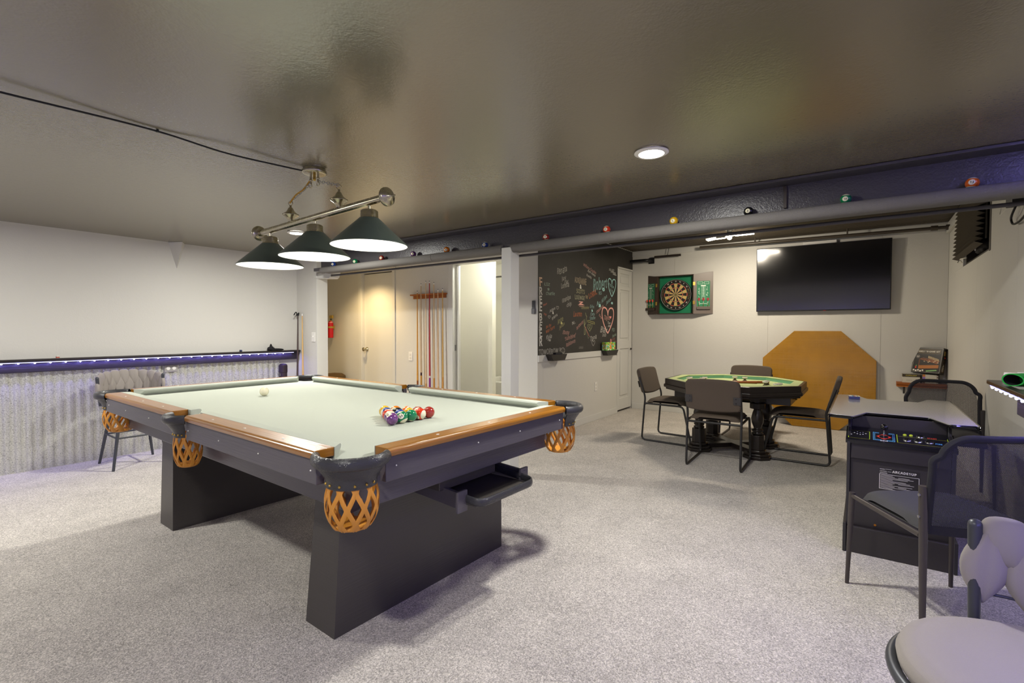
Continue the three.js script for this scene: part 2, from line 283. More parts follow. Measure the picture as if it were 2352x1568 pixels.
{ // corrugated steel deck over the alcove, ribs running with the beam
  const d = struct('ceiling_deck', box(XC - 0.15, XR + 0.15, DECK + 0.045, DECK + 0.12, ZT - 0.15, -3.5, 0), M.deck, 'black corrugated steel deck over the alcove', 'ceiling');
  const pitch = 0.068, n = 11, w = pitch * n;
  const prof = (t) => { const c = Math.cos(t * Math.PI * 2); return 0.5 + 0.5 * Math.sign(c) * Math.pow(Math.abs(c), 0.5); };
  for (let k = 0; k < 5; k++) { const g = metric(grid((u, v) => [XC + 0.002 + v * (XR - XC - 0.004), 0.006 * k * 0 + 0.030 * prof(u * n), u * (w + 0.012)], n * 12, 1, true)); put(part('deck_sheet', g, std([0x484036, 0x443c32, 0x4a4238][k % 3], 0.34, { side: THREE.DoubleSide }), d), 0, DECK + (k % 2) * 0.003, ZT + 0.004 + k * w); }
  struct('wall_over_beam', box(XC - 0.14, XR + 0.15, CE + 0.002, 2.6, -3.53, -3.505, 0), M.beam, 'dark board above the steel beam', 'wall');
}
// ---- steel I-beam with its foam sleeves
{
  const b = thing('steel_beam', 'long dark painted steel I-beam across the room under the ceiling', 'beam');
  const x0 = -5.25, x1 = XR - 0.002;
  part('web', box(x0, x1, 1.93, CE - 0.016, -3.412, -3.40, 0), M.beam, b);
  part('top_flange', box(x0, x1, CE - 0.018, CE - 0.002, -3.51, -3.275, 0.003), M.beam, b);
  part('bottom_flange', box(x0, x1, 1.90, 1.936, -3.51, -3.302, 0.003), M.beam, b);
  for (const [a, c] of [[-5.08, -3.30], [-3.297, -2.478], [-2.385, x1]]) part('foam_sleeve', merge(metric(flat(new THREE.CylinderGeometry(0.036, 0.036, c - a, 20, 1)).rotateZ(Math.PI / 2).translate((a + c) / 2, 1.9, -3.302)), box(a, c, 1.872, 1.9, -3.40, -3.31, 0.004)), M.foam, b, 'grey foam pipe sleeve');
  part('stiffener', box(-0.418, -0.40, 1.965, CE - 0.02, -3.40, -3.385, 0.002), std(0x3a302a, 0.5), b);
  part('conduit', rod([-5.2, 1.856, -3.45], [x1, 1.856, -3.45], 0.011, 0.011, 10), M.beam, b);
}
struct('trim_8', box(-2.47, -2.372, 0, 1.905, -3.385, -3.266, 0.004), M.trim, 'white boxed column under the steel beam', 'column');
// ================================================================ CEILING LAMPS
{
  const lab = ['round white flush lamp in the ceiling right of the pool lamp', 'round white flush lamp in the ceiling behind the pool lamp', 'round white flush lamp in the ceiling above the viewer', 'round white flush lamp in the ceiling by the left wall'];
  CEILING_LAMPS.forEach(([x, z], i) => {
    const t = thing('ceiling_lamp', lab[i], 'ceiling lamp', x, CE, z, 0, 'flush ceiling lamps');
    part('rim', lathe([[0.062, -0.002], [0.082, -0.002], [0.084, -0.008], [0.07, -0.016], [0.062, -0.014]], 36), M.whitePlastic, t);
    part('diffuser', lathe([[0, -0.017], [0.05, -0.015], [0.066, -0.009]], 36), glow(WHITE_LIGHT, 26), t);
    const l = new THREE.RectAreaLight(WHITE_LIGHT, CEILING_POWER * [0.85, 1.1, 0.62, 1][i], 0.12, 0.12); l.position.set(0, -0.024, 0); l.rotation.x = -Math.PI / 2; t.add(l);
  });
}
// ================================================================ BILLIARD TABLE (local x = long axis, z = short axis)
const TX = -2.63, TZ = -1.693, TT = -0.02728;
const table = thing('billiard_table', 'nine-foot pool table with pale cloth, orange wood rails and dark body', 'pool table', TX, 0, TZ, TT);
{
  const NX = 1.224, NZ = 0.612, EX = 1.277, EZ = 0.665, OX = 1.352, OZ = 0.747, YT = 0.826, YB = 0.786;
  // bed with the pocket bites cut out
  const bite = (cx, cz, r, a0, a1) => { const o = []; for (let k = 0; k <= 14; k++) { const a = a0 + (a1 - a0) * k / 14; o.push([cx + r * Math.cos(a), cz + r * Math.sin(a)]); } return o; };
  const bx = 1.29, bz = 0.675, pts = [];
  pts.push(...bite(bx, bz, 0.085, -Math.PI / 2, -Math.PI), ...bite(0, 0.70, 0.068, -0.35, -Math.PI + 0.35), ...bite(-bx, bz, 0.085, 0, -Math.PI / 2));
  pts.push(...bite(-bx, -bz, 0.085, Math.PI / 2, 0), ...bite(0, -0.70, 0.068, Math.PI - 0.35, 0.35), ...bite(bx, -bz, 0.085, Math.PI, Math.PI / 2));
  part('playing_cloth', slab(pts, YB - 0.02, YB), M.cloth, table);
  part('body_frame', box(-1.215, 1.215, 0.59, 0.766, -0.625, 0.625, 0.006), M.apron, table);
  // cushions: cross-section by distance u from the nose, mitred ends
  function cushion(x0, k0, x1, k1, sz, long) {
    const sec = [[0, YT - 0.008], [0.004, YT - 0.002], [0.012, YT + 0.0005], [0.053, YT + 0.0005], [0.053, YB], [0.03, YB + 0.001], [0.004, YT - 0.016]];
    const off = long ? NZ : NX, ends = [[x0, k0], [x1, k1]].map(([x, k]) => sec.map(([u, y]) => { const a = x + k * u, c = (off + u) * sz; return long ? [a, y, c] : [c, y, a]; }));
    const pos = [], tri = (a, b, c) => pos.push(...a, ...b, ...c), n = sec.length;
    for (let i = 0; i < n; i++) { const j = (i + 1) % n, A = ends[0][i], B = ends[0][j], C = ends[1][i], D = ends[1][j]; tri(A, B, C); tri(B, D, C); }
    for (let i = 1; i < n - 1; i++) { tri(ends[0][0], ends[0][i + 1], ends[0][i]); tri(ends[1][0], ends[1][i], ends[1][i + 1]); }
    let g = new THREE.BufferGeometry(); g.setAttribute('position', new THREE.Float32BufferAttribute(pos, 3)); g.setAttribute('uv', new THREE.Float32BufferAttribute(new Float32Array(pos.length / 3 * 2), 2));
    if ((sz > 0) !== !long) { const p = g.attributes.position.array; for (let i = 0; i < p.length; i += 9) for (let k = 0; k < 3; k++) { const t = p[i + 3 + k]; p[i + 3 + k] = p[i + 6 + k]; p[i + 6 + k] = t; } }
    g.computeVertexNormals(); return metric(toCreasedNormals(g, 0.6));
  }
  for (const s of [1, -1]) {
    part('cushion', cushion(0.072, -0.28, 1.14, 0.8, s, true), M.cloth, table);
    part('cushion', cushion(-1.14, -0.8, -0.072, 0.28, s, true), M.cloth, table);
    part('cushion', cushion(-0.53, -0.8, 0.53, 0.8, s, false), M.cloth, table);
  }
  // wooden rails and aprons
  const railSec = (a, b) => { const o = []; o.push([a, YT - 0.03], [a, YT]); for (let k = 0; k <= 6; k++) { const t = k / 6 * Math.PI / 2; o.push([b - 0.014 + 0.014 * Math.sin(t), YT - 0.014 + 0.014 * Math.cos(t)]); } o.push([b - 0.002, YT - 0.026], [b - 0.01, YT - 0.03]); return o; };
  const inlay = new THREE.SphereGeometry(1, 14, 8).scale(0.0075, 0.0012, 0.005), bolt = new THREE.SphereGeometry(0.0032, 8, 6);
  const longRail = (x0, x1, s, dia, bolts) => {
    let g = prismX(railSec(EZ, OZ).map(([z, y]) => [z * s, y]), x0, x1, 0.002);
    const r = part('rail', g, M.rail, table);
    for (const d of dia) put(part('diamond_inlay', inlay, M.pearl, r), d, YT + 0.0006, s * 0.707);
    const a = part('apron', box(x0 - 0.006, x1 + 0.006, 0.712, 0.798, s > 0 ? 0.706 : -0.737, s > 0 ? 0.737 : -0.706, 0.003), M.apron, table);
    for (const b of bolts) put(part('bolt', bolt, M.pearl, a), b, 0.757, s * 0.738);
  };
  for (const s of [1, -1]) {
    longRail(0.094, 1.18, s, [0.306, 0.612, 0.918], [0.115, 0.442, 0.79, 1.155]);
    longRail(-1.18, -0.094, s, [-0.306, -0.612, -0.918], [-1.13, -0.80, -0.414, -0.125]);
    let g = flat(prismX(railSec(EX, OX).map(([z, y]) => [z * -s, y]), -0.57, 0.57, 0.002)).rotateY(Math.PI / 2);
    const r = part('rail', g, M.rail, table);
    for (const d of [-0.306, 0, 0.306]) { const m = put(part('diamond_inlay', inlay, M.pearl, r), -s * -1.312, YT + 0.0006, d); m.rotation.y = Math.PI / 2; }
    const a = part('apron', box(s > 0 ? 1.306 : -1.337, s > 0 ? 1.337 : -1.306, 0.71, 0.798, -0.572, 0.572, 0.003), M.apron, table);
    for (const b of [-0.533, -0.19, 0.1, 0.528]) put(part('bolt', bolt, M.pearl, a), s * 1.338, 0.76, b);
  }
  // under-rail corner blocks behind the pockets
  // pedestals
  const ped = (s) => {
    const b = [[0.75, -0.53], [0.958, -0.53], [0.958, 0.53], [0.75, 0.53]], t = [[0.80, -0.505], [0.975, -0.505], [0.975, 0.505], [0.80, 0.505]];
    const pos = [], q = (a, b2, c, d) => pos.push(...a, ...b2, ...c, ...a, ...c, ...d), B = b.map(([x, z]) => [x * s, 0, z]), T = t.map(([x, z]) => [x * s, 0.587, z]);
    for (let i = 0; i < 4; i++) { const j = (i + 1) % 4; s > 0 ? q(B[j], B[i], T[i], T[j]) : q(B[i], B[j], T[j], T[i]); }
    s > 0 ? q(T[3], T[2], T[1], T[0]) : q(T[0], T[1], T[2], T[3]);
    const g = new THREE.BufferGeometry(); g.setAttribute('position', new THREE.Float32BufferAttribute(pos, 3)); g.setAttribute('uv', new THREE.Float32BufferAttribute(new Float32Array(pos.length / 3 * 2), 2)); g.computeVertexNormals(); return metric(g);
  };
  part('pedestal', ped(1), M.pedestal, table); part('pedestal', ped(-1), M.pedestal, table);

  // pockets: leather rim, collar with rivets, laced leather net
  function net(r0, r1, r2, y0, y1, n) {
    const prof = (t) => { const r = t < 0.35 ? r0 + (r1 - r0) * (t / 0.35) : r1 + (r2 - r1) * Math.pow((t - 0.35) / 0.65, 3); return [r, y0 + (y1 - y0) * t]; };
    const gs = [];
    for (let k = 0; k < n; k++) for (const dir of [1, -1]) {
      const P = []; for (let i = 0; i <= 26; i++) { const t = i / 26, [r, y] = prof(t), wob = Math.asin(0.96 * Math.sin(t * Math.PI * 3.0)) / Math.PI * 2, a = (k + 0.5 * 0 + dir * 0.5 * (0.5 + 0.5 * wob)) / n * Math.PI * 2; P.push([r * Math.cos(a), y, r * Math.sin(a), a, r]); }
      gs.push(strap(P, 0.0072, 0.0026));
    }
    return merge(gs);
  }
  function strap(P, hw, th) {                              // flat leather strip lying on the net's surface
    const pos = [], n = P.length, ring = P.map((p, i) => {
      const a = V(...P[Math.max(0, i - 1)].slice(0, 3)), b = V(...P[Math.min(n - 1, i + 1)].slice(0, 3)), t = b.sub(a).normalize(), out = V(Math.cos(p[3]), 0, Math.sin(p[3])), s = t.clone().cross(out).normalize(), c = V(p[0], p[1], p[2]);
      return [[1, 0.4], [0.6, 1], [-0.6, 1], [-1, 0.4], [-0.8, -0.6], [0.8, -0.6]].map(([u, v]) => c.clone().addScaledVector(s, u * hw).addScaledVector(out, v * th).toArray());
    });
    for (let i = 0; i < n - 1; i++) for (let k = 0; k < 6; k++) { const m = (k + 1) % 6, A = ring[i][k], B = ring[i][m], C = ring[i + 1][k], D = ring[i + 1][m]; pos.push(...A, ...C, ...B, ...B, ...C, ...D); }
    const g = new THREE.BufferGeometry(); g.setAttribute('position', new THREE.Float32BufferAttribute(pos, 3)); g.setAttribute('uv', new THREE.Float32BufferAttribute(new Float32Array(pos.length / 3 * 2), 2)); g.computeVertexNormals(); return toCreasedNormals(g, 1.2);
  }
  const netGeo = net(0.074, 0.084, 0.056, 0.728, 0.572, 10), netBottom = merge(lathe([[0, 0.566], [0.045, 0.566], [0.056, 0.571], [0.058, 0.578], [0.05, 0.584], [0, 0.582]], 24));
  const arcTube = (r, a0, a1, ry, rh, y) => {              // half-round leather rim
    const P = []; for (let i = 0; i <= 30; i++) { const a = a0 + (a1 - a0) * i / 30; P.push(V(r * Math.cos(a), 0, r * Math.sin(a))); }
    const g = new THREE.TubeGeometry(new THREE.CatmullRomCurve3(P), 36, 1, 12, false); const p = g.attributes.position;
    const c = new THREE.CatmullRomCurve3(P); // reshape the round tube into an upright oval
    for (let i = 0; i < p.count; i++) { const j = Math.floor(i / 13) / 36, q = c.getPointAt(Math.min(1, j)), d = V(p.getX(i), p.getY(i), p.getZ(i)).sub(q); const o = q.clone().normalize(), h = d.dot(o); p.setXYZ(i, q.x + o.x * h * rh, y + d.y * ry, q.z + o.z * h * rh); }
    g.computeVertexNormals(); return flat(g);
  };
  const rivet = new THREE.SphereGeometry(0.0048, 10, 8);
  function pocket(cx, cz, r, face, half) {
    const o = new THREE.Group(); o.name = 'pocket'; table.add(o); o.position.set(cx, 0, cz); o.rotation.y = -face;
    part('rim', merge(arcTube(r, -half, half, 0.0215, 0.016, 0.8045)), M.leather, o, 'black leather pocket rim');
    part('collar', lathe([[r + 0.006, 0.80], [r - 0.006, 0.775], [r - 0.022, 0.752], [r - 0.03, 0.735], [r - 0.031, 0.714], [r - 0.036, 0.714], [r - 0.035, 0.737], [r - 0.027, 0.755], [r - 0.011, 0.778], [r, 0.80]].map(([a, y]) => [a, y]).reverse(), 28, Math.PI / 2 - half * 0.95, half * 1.9), M.leather, o, 'black leather collar');
    for (const k of [-0.78, -0.52, -0.2, 0.2, 0.52, 0.78]) { const a = k * half * 0.95; put(part('rivet', rivet, M.brass, o), (r - 0.0305) * Math.cos(a), 0.727, (r - 0.0305) * Math.sin(a)); }
    const n = part('net', netGeo, M.tan, o, 'orange-tan laced leather net'); n.scale.set((r - 0.03) / 0.083, 1, (r - 0.03) / 0.083);
    const nb = part('net_bottom', netBottom, M.tan, o); nb.scale.set((r - 0.03) / 0.083, 1, (r - 0.03) / 0.083);
    return o;
  }
  const H = 1.5;
  pocket(1.262, 0.652, 0.115, Math.PI / 4, H); pocket(1.262, -0.652, 0.115, -Math.PI / 4, H); pocket(-1.262, 0.652, 0.115, 3 * Math.PI / 4, H); pocket(-1.262, -0.652, 0.115, -3 * Math.PI / 4, H);
  pocket(0, 0.70, 0.09, Math.PI / 2, 1.12); pocket(0, -0.70, 0.09, -Math.PI / 2, 1.12);
  // pull-out tray under the near end
  const tr = new THREE.Group(); tr.name = 'ball_tray'; table.add(tr); tr.userData.label = 'black pull-out tray under the near end of the table';
  part('housing', merge(box(1.02, 1.17, 0.535, 0.59, -0.215, 0.16, 0.004)), M.pedestal, tr);
  for (const [z, n] of [[0.128, 1], [-0.312, -1]]) {
    part('arm', merge(moved(cbox(0, 0, 0, 0.30, 0.07, 0.018, 0.003), 1.125, 0.515, z, 0, 0, -0.06)), M.apron, tr);
    part('end_plate', box(1.262, 1.276, 0.462, 0.552, z - 0.03, z + 0.03, 0.003), M.apron, tr);
  }
  part('hoop', (() => { const P = bentPath([[1.05, 0.522, 0.105], [1.355, 0.512, 0.105], [1.355, 0.512, -0.288], [1.05, 0.522, -0.288]], 0.05), g = new THREE.TubeGeometry(P, 60, 0.0065, 10, false), p = g.attributes.position; for (let i = 0; i < p.count; i++) p.setY(i, 0.515 + (p.getY(i) - 0.515) * 2.7); g.computeVertexNormals(); return flat(g); })(), M.leather, tr);
  part('tray_floor', box(1.03, 1.33, 0.488, 0.494, -0.29, 0.107, 0.002), M.pedestal, tr);
}
// ================================================================ BALLS
const BALLC = { 1: '#e2b222', 2: '#24408c', 3: '#d63a1c', 4: '#6f3d78', 5: '#e07a14', 6: '#12794a', 7: '#9c2a22', 8: '#151515', 9: '#e2b222', 10: '#24408c', 11: '#d63a1c', 12: '#6f3d78', 13: '#e8691c', 14: '#12794a', 15: '#9c2a22' };
const ballMat = {};
for (let n = 0; n <= 15; n++) ballMat[n] = phys(0xffffff, 0.12, { clearcoat: 0.6, clearcoatRoughness: 0.05, map: print(256, 128, (c, w, h) => {
  c.fillStyle = n === 0 || n > 8 ? '#e9e3c4' : BALLC[n]; c.fillRect(0, 0, w, h);
  if (!n) return;
  if (n > 8) { c.fillStyle = BALLC[n]; c.fillRect(0, h * 0.27, w, h * 0.46); }
  for (const x of [0.25, 0.75]) { c.fillStyle = '#ece6c8'; c.beginPath(); c.ellipse(w * x, h / 2, 20, 20, 0, 0, 7); c.fill(); c.fillStyle = '#1c1c1c'; c.font = 'bold ' + (n > 9 ? 22 : 27) + 'px sans-serif'; c.textAlign = 'center'; c.textBaseline = 'middle'; c.fillText(String(n), w * x, h / 2 + 1); }
}) });
const ballGeo = new THREE.SphereGeometry(0.0286, 40, 28);
const KIND = ['white', 'solid yellow one', 'solid blue two', 'solid red three', 'solid purple four', 'solid orange five', 'solid green six', 'solid maroon seven', 'black eight', 'yellow-striped nine', 'blue-striped ten', 'red-striped eleven', 'purple-striped twelve', 'orange-striped thirteen', 'green-striped fourteen', 'maroon-striped fifteen'];
function billiardBall(n, x, y, z, where, group, rx = 0, ry = 0, rz = 0) {
  const m = single('billiard_ball', n ? KIND[n] + ' ball ' + where : 'white cue ball alone on the pale cloth', 'billiard ball', ballGeo, ballMat[n], group);
  m.position.set(x, y, z); m.rotation.set(rx, ry, rz, 'YXZ'); return m;
}
{
  const c = Math.cos(TT), s = Math.sin(TT), at = (l, w) => [TX + l * c + w * s, 0.8147, TZ - l * s + w * c];
  const rows = [[1], [10, 5], [3, 8, 13], [12, 2, 9, 15], [4, 14, 6, 11, 7]], D = 0.0574;
  rows.forEach((row, i) => row.forEach((n, j) => {
    const p = at(0.8655 - (4 - i) * D * 0.866, 0.051 + (row.length - 1) / 2 * D - j * D);
    const [rx, ry, rz] = n === 14 ? [-0.35, 0.72, 0.5] : n === 7 ? [0.1, -0.35, 0.4] : n === 11 ? [0.5, 0.1, 1.45] : n === 4 ? [0.9, 2.9, 0.4] : n === 6 ? [1.2, 0.4, 0] : [rr(-1.4, 1.4), rr(0, 6), rr(-1.4, 1.4)];
    billiardBall(n, ...p, 'in the racked triangle on the pool table', 'racked balls on the pool table', rx, ry, rz);
  }));
  billiardBall(0, ...at(-0.588, 0.049));
  // balls displayed along the beam; numbers turned to the room
  const xs = [-4.932, -4.534, -4.091, -3.618, -3.171, -2.714, -2.088, -1.562, -1.069, -0.605, -0.104, 0.419], ns = [2, 6, 7, 4, 5, 10, 15, 11, 1, 8, 14, 13];
  ns.forEach((n, i) => billiardBall(n, xs[i], 1.9648, -3.351, 'on the steel beam', 'balls lined up on the steel beam', [0.05, 0.1, 0, 0, 0.1, 0.05, 0, 0.06, 0.1, 0, 0.1, 0.0][i], 0.5 * Math.atan2(-xs[i], 3.35) - (i > 6 ? 0.12 : 0), [0, 0, 0, 0, 0, 0, 0.1, 0.15, 0, 0, -0.06, -0.12][i]));
}
// ================================================================ POOL LAMP
{
  const t = thing('pool_table_lamp', 'three-shade brushed nickel pool lamp with dark green cone shades over the table', 'pendant lamp', -2.505, 1.83, -1.585);
  const tilt = 0.033;                                      // the bar hangs a little lower at its far end
  const yAt = (x) => 1.83 + x * tilt - 1.83;
  part('bar', merge(rod([-0.60, yAt(-0.60) + 0.02, 0], [0.60, yAt(0.60) + 0.02, 0], 0.019, 0.019, 20)), M.nickel, t);
  for (const s of [-1, 1]) {
    const fin = lathe([[0, 0.06], [0.004, 0.058], [0.004, 0.04], [0.012, 0.034], [0.02, 0.026], [0.022, 0.02], [0.036, 0.014], [0.046, 0.004], [0.047, -0.004], [0.03, -0.012], [0, -0.014]], 28).rotateZ(-s * Math.PI / 2);
    put(part('finial', fin, M.nickel, t), s * 0.61, yAt(s * 0.61) + 0.02, 0);
  }
  const shadeMat = std(0x46524b, 0.36, { side: THREE.DoubleSide }), liner = std(0xf2f0e6, 0.6, { side: THREE.DoubleSide });
  [-0.475, 0.0, 0.475].forEach((x) => {
    const y = yAt(x), sh = new THREE.Group(); sh.name = 'shade'; t.add(sh); sh.position.set(x, y, 0);
    part('stem', cyl(0.007, 0.007, -0.03, 0.01, 0, 0, 10), M.nickel, sh);
    part('collar', lathe([[0, -0.018], [0.035, -0.02], [0.043, -0.026], [0.044, -0.056], [0.05, -0.062], [0.05, -0.066], [0.02, -0.066]], 30), M.nickel, sh);
    part('cone', lathe([[0.187, -0.198], [0.189, -0.198], [0.189, -0.194], [0.05, -0.063]].reverse(), 48), shadeMat, sh, 'dark green metal cone');
    part('liner', lathe([[0.045, -0.066], [0.186, -0.197], [0.187, -0.199]], 48), liner, sh, 'white inside of the shade');
    const bulb = part('bulb', lathe([[0, -0.168], [0.016, -0.165], [0.029, -0.15], [0.032, -0.133], [0.027, -0.115], [0.017, -0.095], [0.015, -0.066]], 20), glow(WHITE_LIGHT, 14), sh);
    const l = new THREE.PointLight(WHITE_LIGHT, POOL_BULB); l.position.set(x, y - 0.14, 0); l.castShadow = true; l.shadow.radius = 1.3; t.add(l);
  });
  // two finial weights on the bar, chains up to the ceiling plate
  const cy = CE - 1.83;
  const loops = [[-0.245, 0.03], [0.225, 0.03]];
  loops.forEach(([x], i) => {
    const y = yAt(x) + 0.036;
    put(part('knob', lathe([[0.014, 0], [0.018, 0.012], [0.026, 0.024], [0.044, 0.036], [0.046, 0.042], [0.03, 0.052], [0.02, 0.064], [0.012, 0.08], [0.006, 0.084], [0.006, 0.096], [0, 0.097]], 28), M.nickel, t), x, y, 0);
    put(part('ring', flat(new THREE.TorusGeometry(0.013, 0.0022, 8, 20)), M.nickel, t), x, y + 0.107, 0, 0, 0.5, 0);
    const A = V(x, y + 0.118, 0), B = V(Math.sign(x) * 0.035, cy - 0.075, 0), n = 9, link = new THREE.TorusGeometry(0.008, 0.0017, 6, 14).scale(1.5, 1, 1), gs = [];
    for (let k = 0; k < n; k++) { const p = A.clone().lerp(B, (k + 0.5) / n), d = B.clone().sub(A).normalize(); const g = link.clone(); g.rotateX(k % 2 ? Math.PI / 2 : 0); g.applyQuaternion(new THREE.Quaternion().setFromUnitVectors(V(1, 0, 0), d)); g.translate(p.x, p.y, p.z); gs.push(g); }
    part('chain', merge(gs), M.steel, t);
    if (!i) part('lamp_wire', curve([[A.x, A.y - 0.01, 0.004], [A.x * 0.72, A.y + (B.y - A.y) * 0.35, 0.008], [A.x * 0.4, A.y + (B.y - A.y) * 0.7, 0.004], [B.x, B.y + 0.02, 0.002]], 0.0042, 30, 8), std(0xb88a1e, 0.5), t, 'yellow wire threaded through the chain');
    put(part('hook', merge(cyl(0.006, 0.006, -0.05, 0.0, 0, 0, 12), ball(0.009, 0, -0.03, 0, 12, 8), flat(new THREE.TorusGeometry(0.011, 0.0022, 8, 18).translate(0, -0.062, 0))), M.nickel, t), B.x, cy - 0.028, 0);
  });
  put(part('canopy', lathe([[0, -0.032], [0.055, -0.030], [0.064, -0.026], [0.066, -0.012], [0.06, -0.010], [0.06, 0]], 40), M.nickel, t), 0, cy - 0.001, 0);
  put(part('thumb_nut', merge(cyl(0.008, 0.008, -0.02, 0, 0, 0, 14), ball(0.009, 0, -0.026, 0, 12, 8)), M.brass, t), 0, cy - 0.032, 0.0);
}
single('ceiling_cable', 'black cable clipped to the ceiling leading to the pool lamp', 'cable', merge(curve([[-2.62, CE - 0.006, 1.2], [-2.6, CE - 0.03, 0.4], [-2.585, CE - 0.028, -0.3], [-2.585, CE - 0.008, -0.86], [-2.575, CE - 0.024, -1.15], [-2.56, CE - 0.018, -1.4], [-2.545, CE - 0.014, -1.545]], 0.0042, 80, 8), cbox(-2.585, CE - 0.006, -0.866, 0.016, 0.012, 0.008, 0.002)), M.rubber);
// ================================================================ LEFT WALL: ledge, LED strip, things beside it
function ledStrip(name, label, a, b, dir, group, power = LED_POWER) {          // tape with one diode every 10 cm; light of the same length
  const t = thing(name, label, 'led strip', 0, 0, 0, 0, group), A = V(...a), B = V(...b), L = A.distanceTo(B), n = Math.floor(L / 0.1), D = V(...dir).normalize(), u = B.clone().sub(A).normalize();
  const q = new THREE.Quaternion().setFromUnitVectors(V(0, 0, -1), u);
  const tape = part('tape', flat(new THREE.BoxGeometry(0.008, 0.006, L)), glow(new THREE.Color(0.3, 0.3, 1.0), 1.2), t); tape.quaternion.copy(q); tape.position.copy(A.clone().add(B).multiplyScalar(0.5));
  const g = new THREE.SphereGeometry(0.0062, 10, 8), m = glow(new THREE.Color(0.42, 0.42, 1.0), 60);
  for (let i = 0; i < n; i++) { const p = A.clone().addScaledVector(u, 0.05 + i * 0.1).addScaledVector(D, 0.005), d = part('led', g, m, t); d.position.copy(p); d.quaternion.copy(q); }
  const l = new THREE.RectAreaLight(BLUE_LIGHT, power, L, 0.010); l.position.copy(A.clone().add(B).multiplyScalar(0.5).addScaledVector(D, 0.013));
  const zAx = D.clone().negate(), xAx = u.clone(), yAx = zAx.clone().cross(xAx).normalize(); l.quaternion.setFromRotationMatrix(new THREE.Matrix4().makeBasis(xAx, yAx, zAx)); t.add(l);
  return t;
}
{
  const t = thing('wall_ledge', 'dark stained drink ledge along the left wall above corrugated metal', 'ledge');
  part('board', box(XL + 0.001, XL + 0.058, 0.853, 0.945, ZS + 0.02, ZN - 0.01, 0.004), M.ledge, t);
  part('top', box(XL + 0.001, XL + 0.098, 0.945, 0.966, ZS + 0.012, ZN - 0.01, 0.005), M.ledge, t);
  ledStrip('led_strip', 'blue glowing led strip under the lip of the left ledge', [XL + 0.090, 0.9385, ZN - 0.05], [XL + 0.090, 0.9385, ZS + 0.1], [-0.12, -0.99, 0], 'blue led strips');
  const o = thing('wall_outlet', 'grey double outlet on the corrugated metal behind the velvet stool', 'outlet', XL + 0.018, 0.82, -2.034);
  part('plate', cbox(0.004, 0, 0, 0.009, 0.072, 0.115, 0.003), std(0x9b9894, 0.5), o);
  for (const z of [-0.026, 0.026]) part('socket', flat(new THREE.CylinderGeometry(0.017, 0.017, 0.004, 20).rotateZ(Math.PI / 2).translate(0.0095, 0, z)), M.whitePlastic, o);
  const c = thing('cue_chalk', 'small white chalk cube on the left ledge', 'chalk', XL + 0.05, 0.966, -1.155); part('cube', cbox(0, 0.011, 0, 0.022, 0.022, 0.022, 0.003), M.card, c); part('paper', cbox(0, 0.008, 0, 0.0225, 0.012, 0.0225, 0.002), std(0xb84a3a, 0.7), c);
  const c2 = thing('cue_chalk', 'small dark blue chalk cube on the left ledge', 'chalk', XL + 0.05, 0.966, -2.72); part('cube', cbox(0, 0.011, 0, 0.022, 0.022, 0.022, 0.003), std(0x2a3a6a, 0.8), c2); part('paper', cbox(0, 0.008, 0, 0.0225, 0.012, 0.0225, 0.002), std(0x1a1a2a, 0.7), c2);
  const g = thing('cloth_glove', 'black crumpled glove lying on the left ledge near the corner', 'glove', XL + 0.05, 0.966, -3.12);
  const lump = (sx, sy, sz, x, y, z, s) => { const b = new THREE.SphereGeometry(1, 20, 14), p = b.attributes.position, f = noise(5, s); for (let i = 0; i < p.count; i++) { const k = 0.85 + 0.35 * f(p.getX(i) * 0.5 + 0.5, p.getZ(i) * 0.5 + p.getY(i) * 0.3 + 0.5); p.setXYZ(i, p.getX(i) * k * sx + x, Math.max(0, p.getY(i) * k * sy + y), p.getZ(i) * k * sz + z); } b.computeVertexNormals(); return flat(b); };
  part('palm', merge(lump(0.035, 0.03, 0.04, 0, 0.022, 0.05, 5), lump(0.03, 0.014, 0.07, 0, 0.012, -0.03, 6)), std(0x141318, 0.9), g);
  part('thumb', lump(0.012, 0.03, 0.012, 0, 0.05, 0.05, 7), std(0x141318, 0.9), g);
}
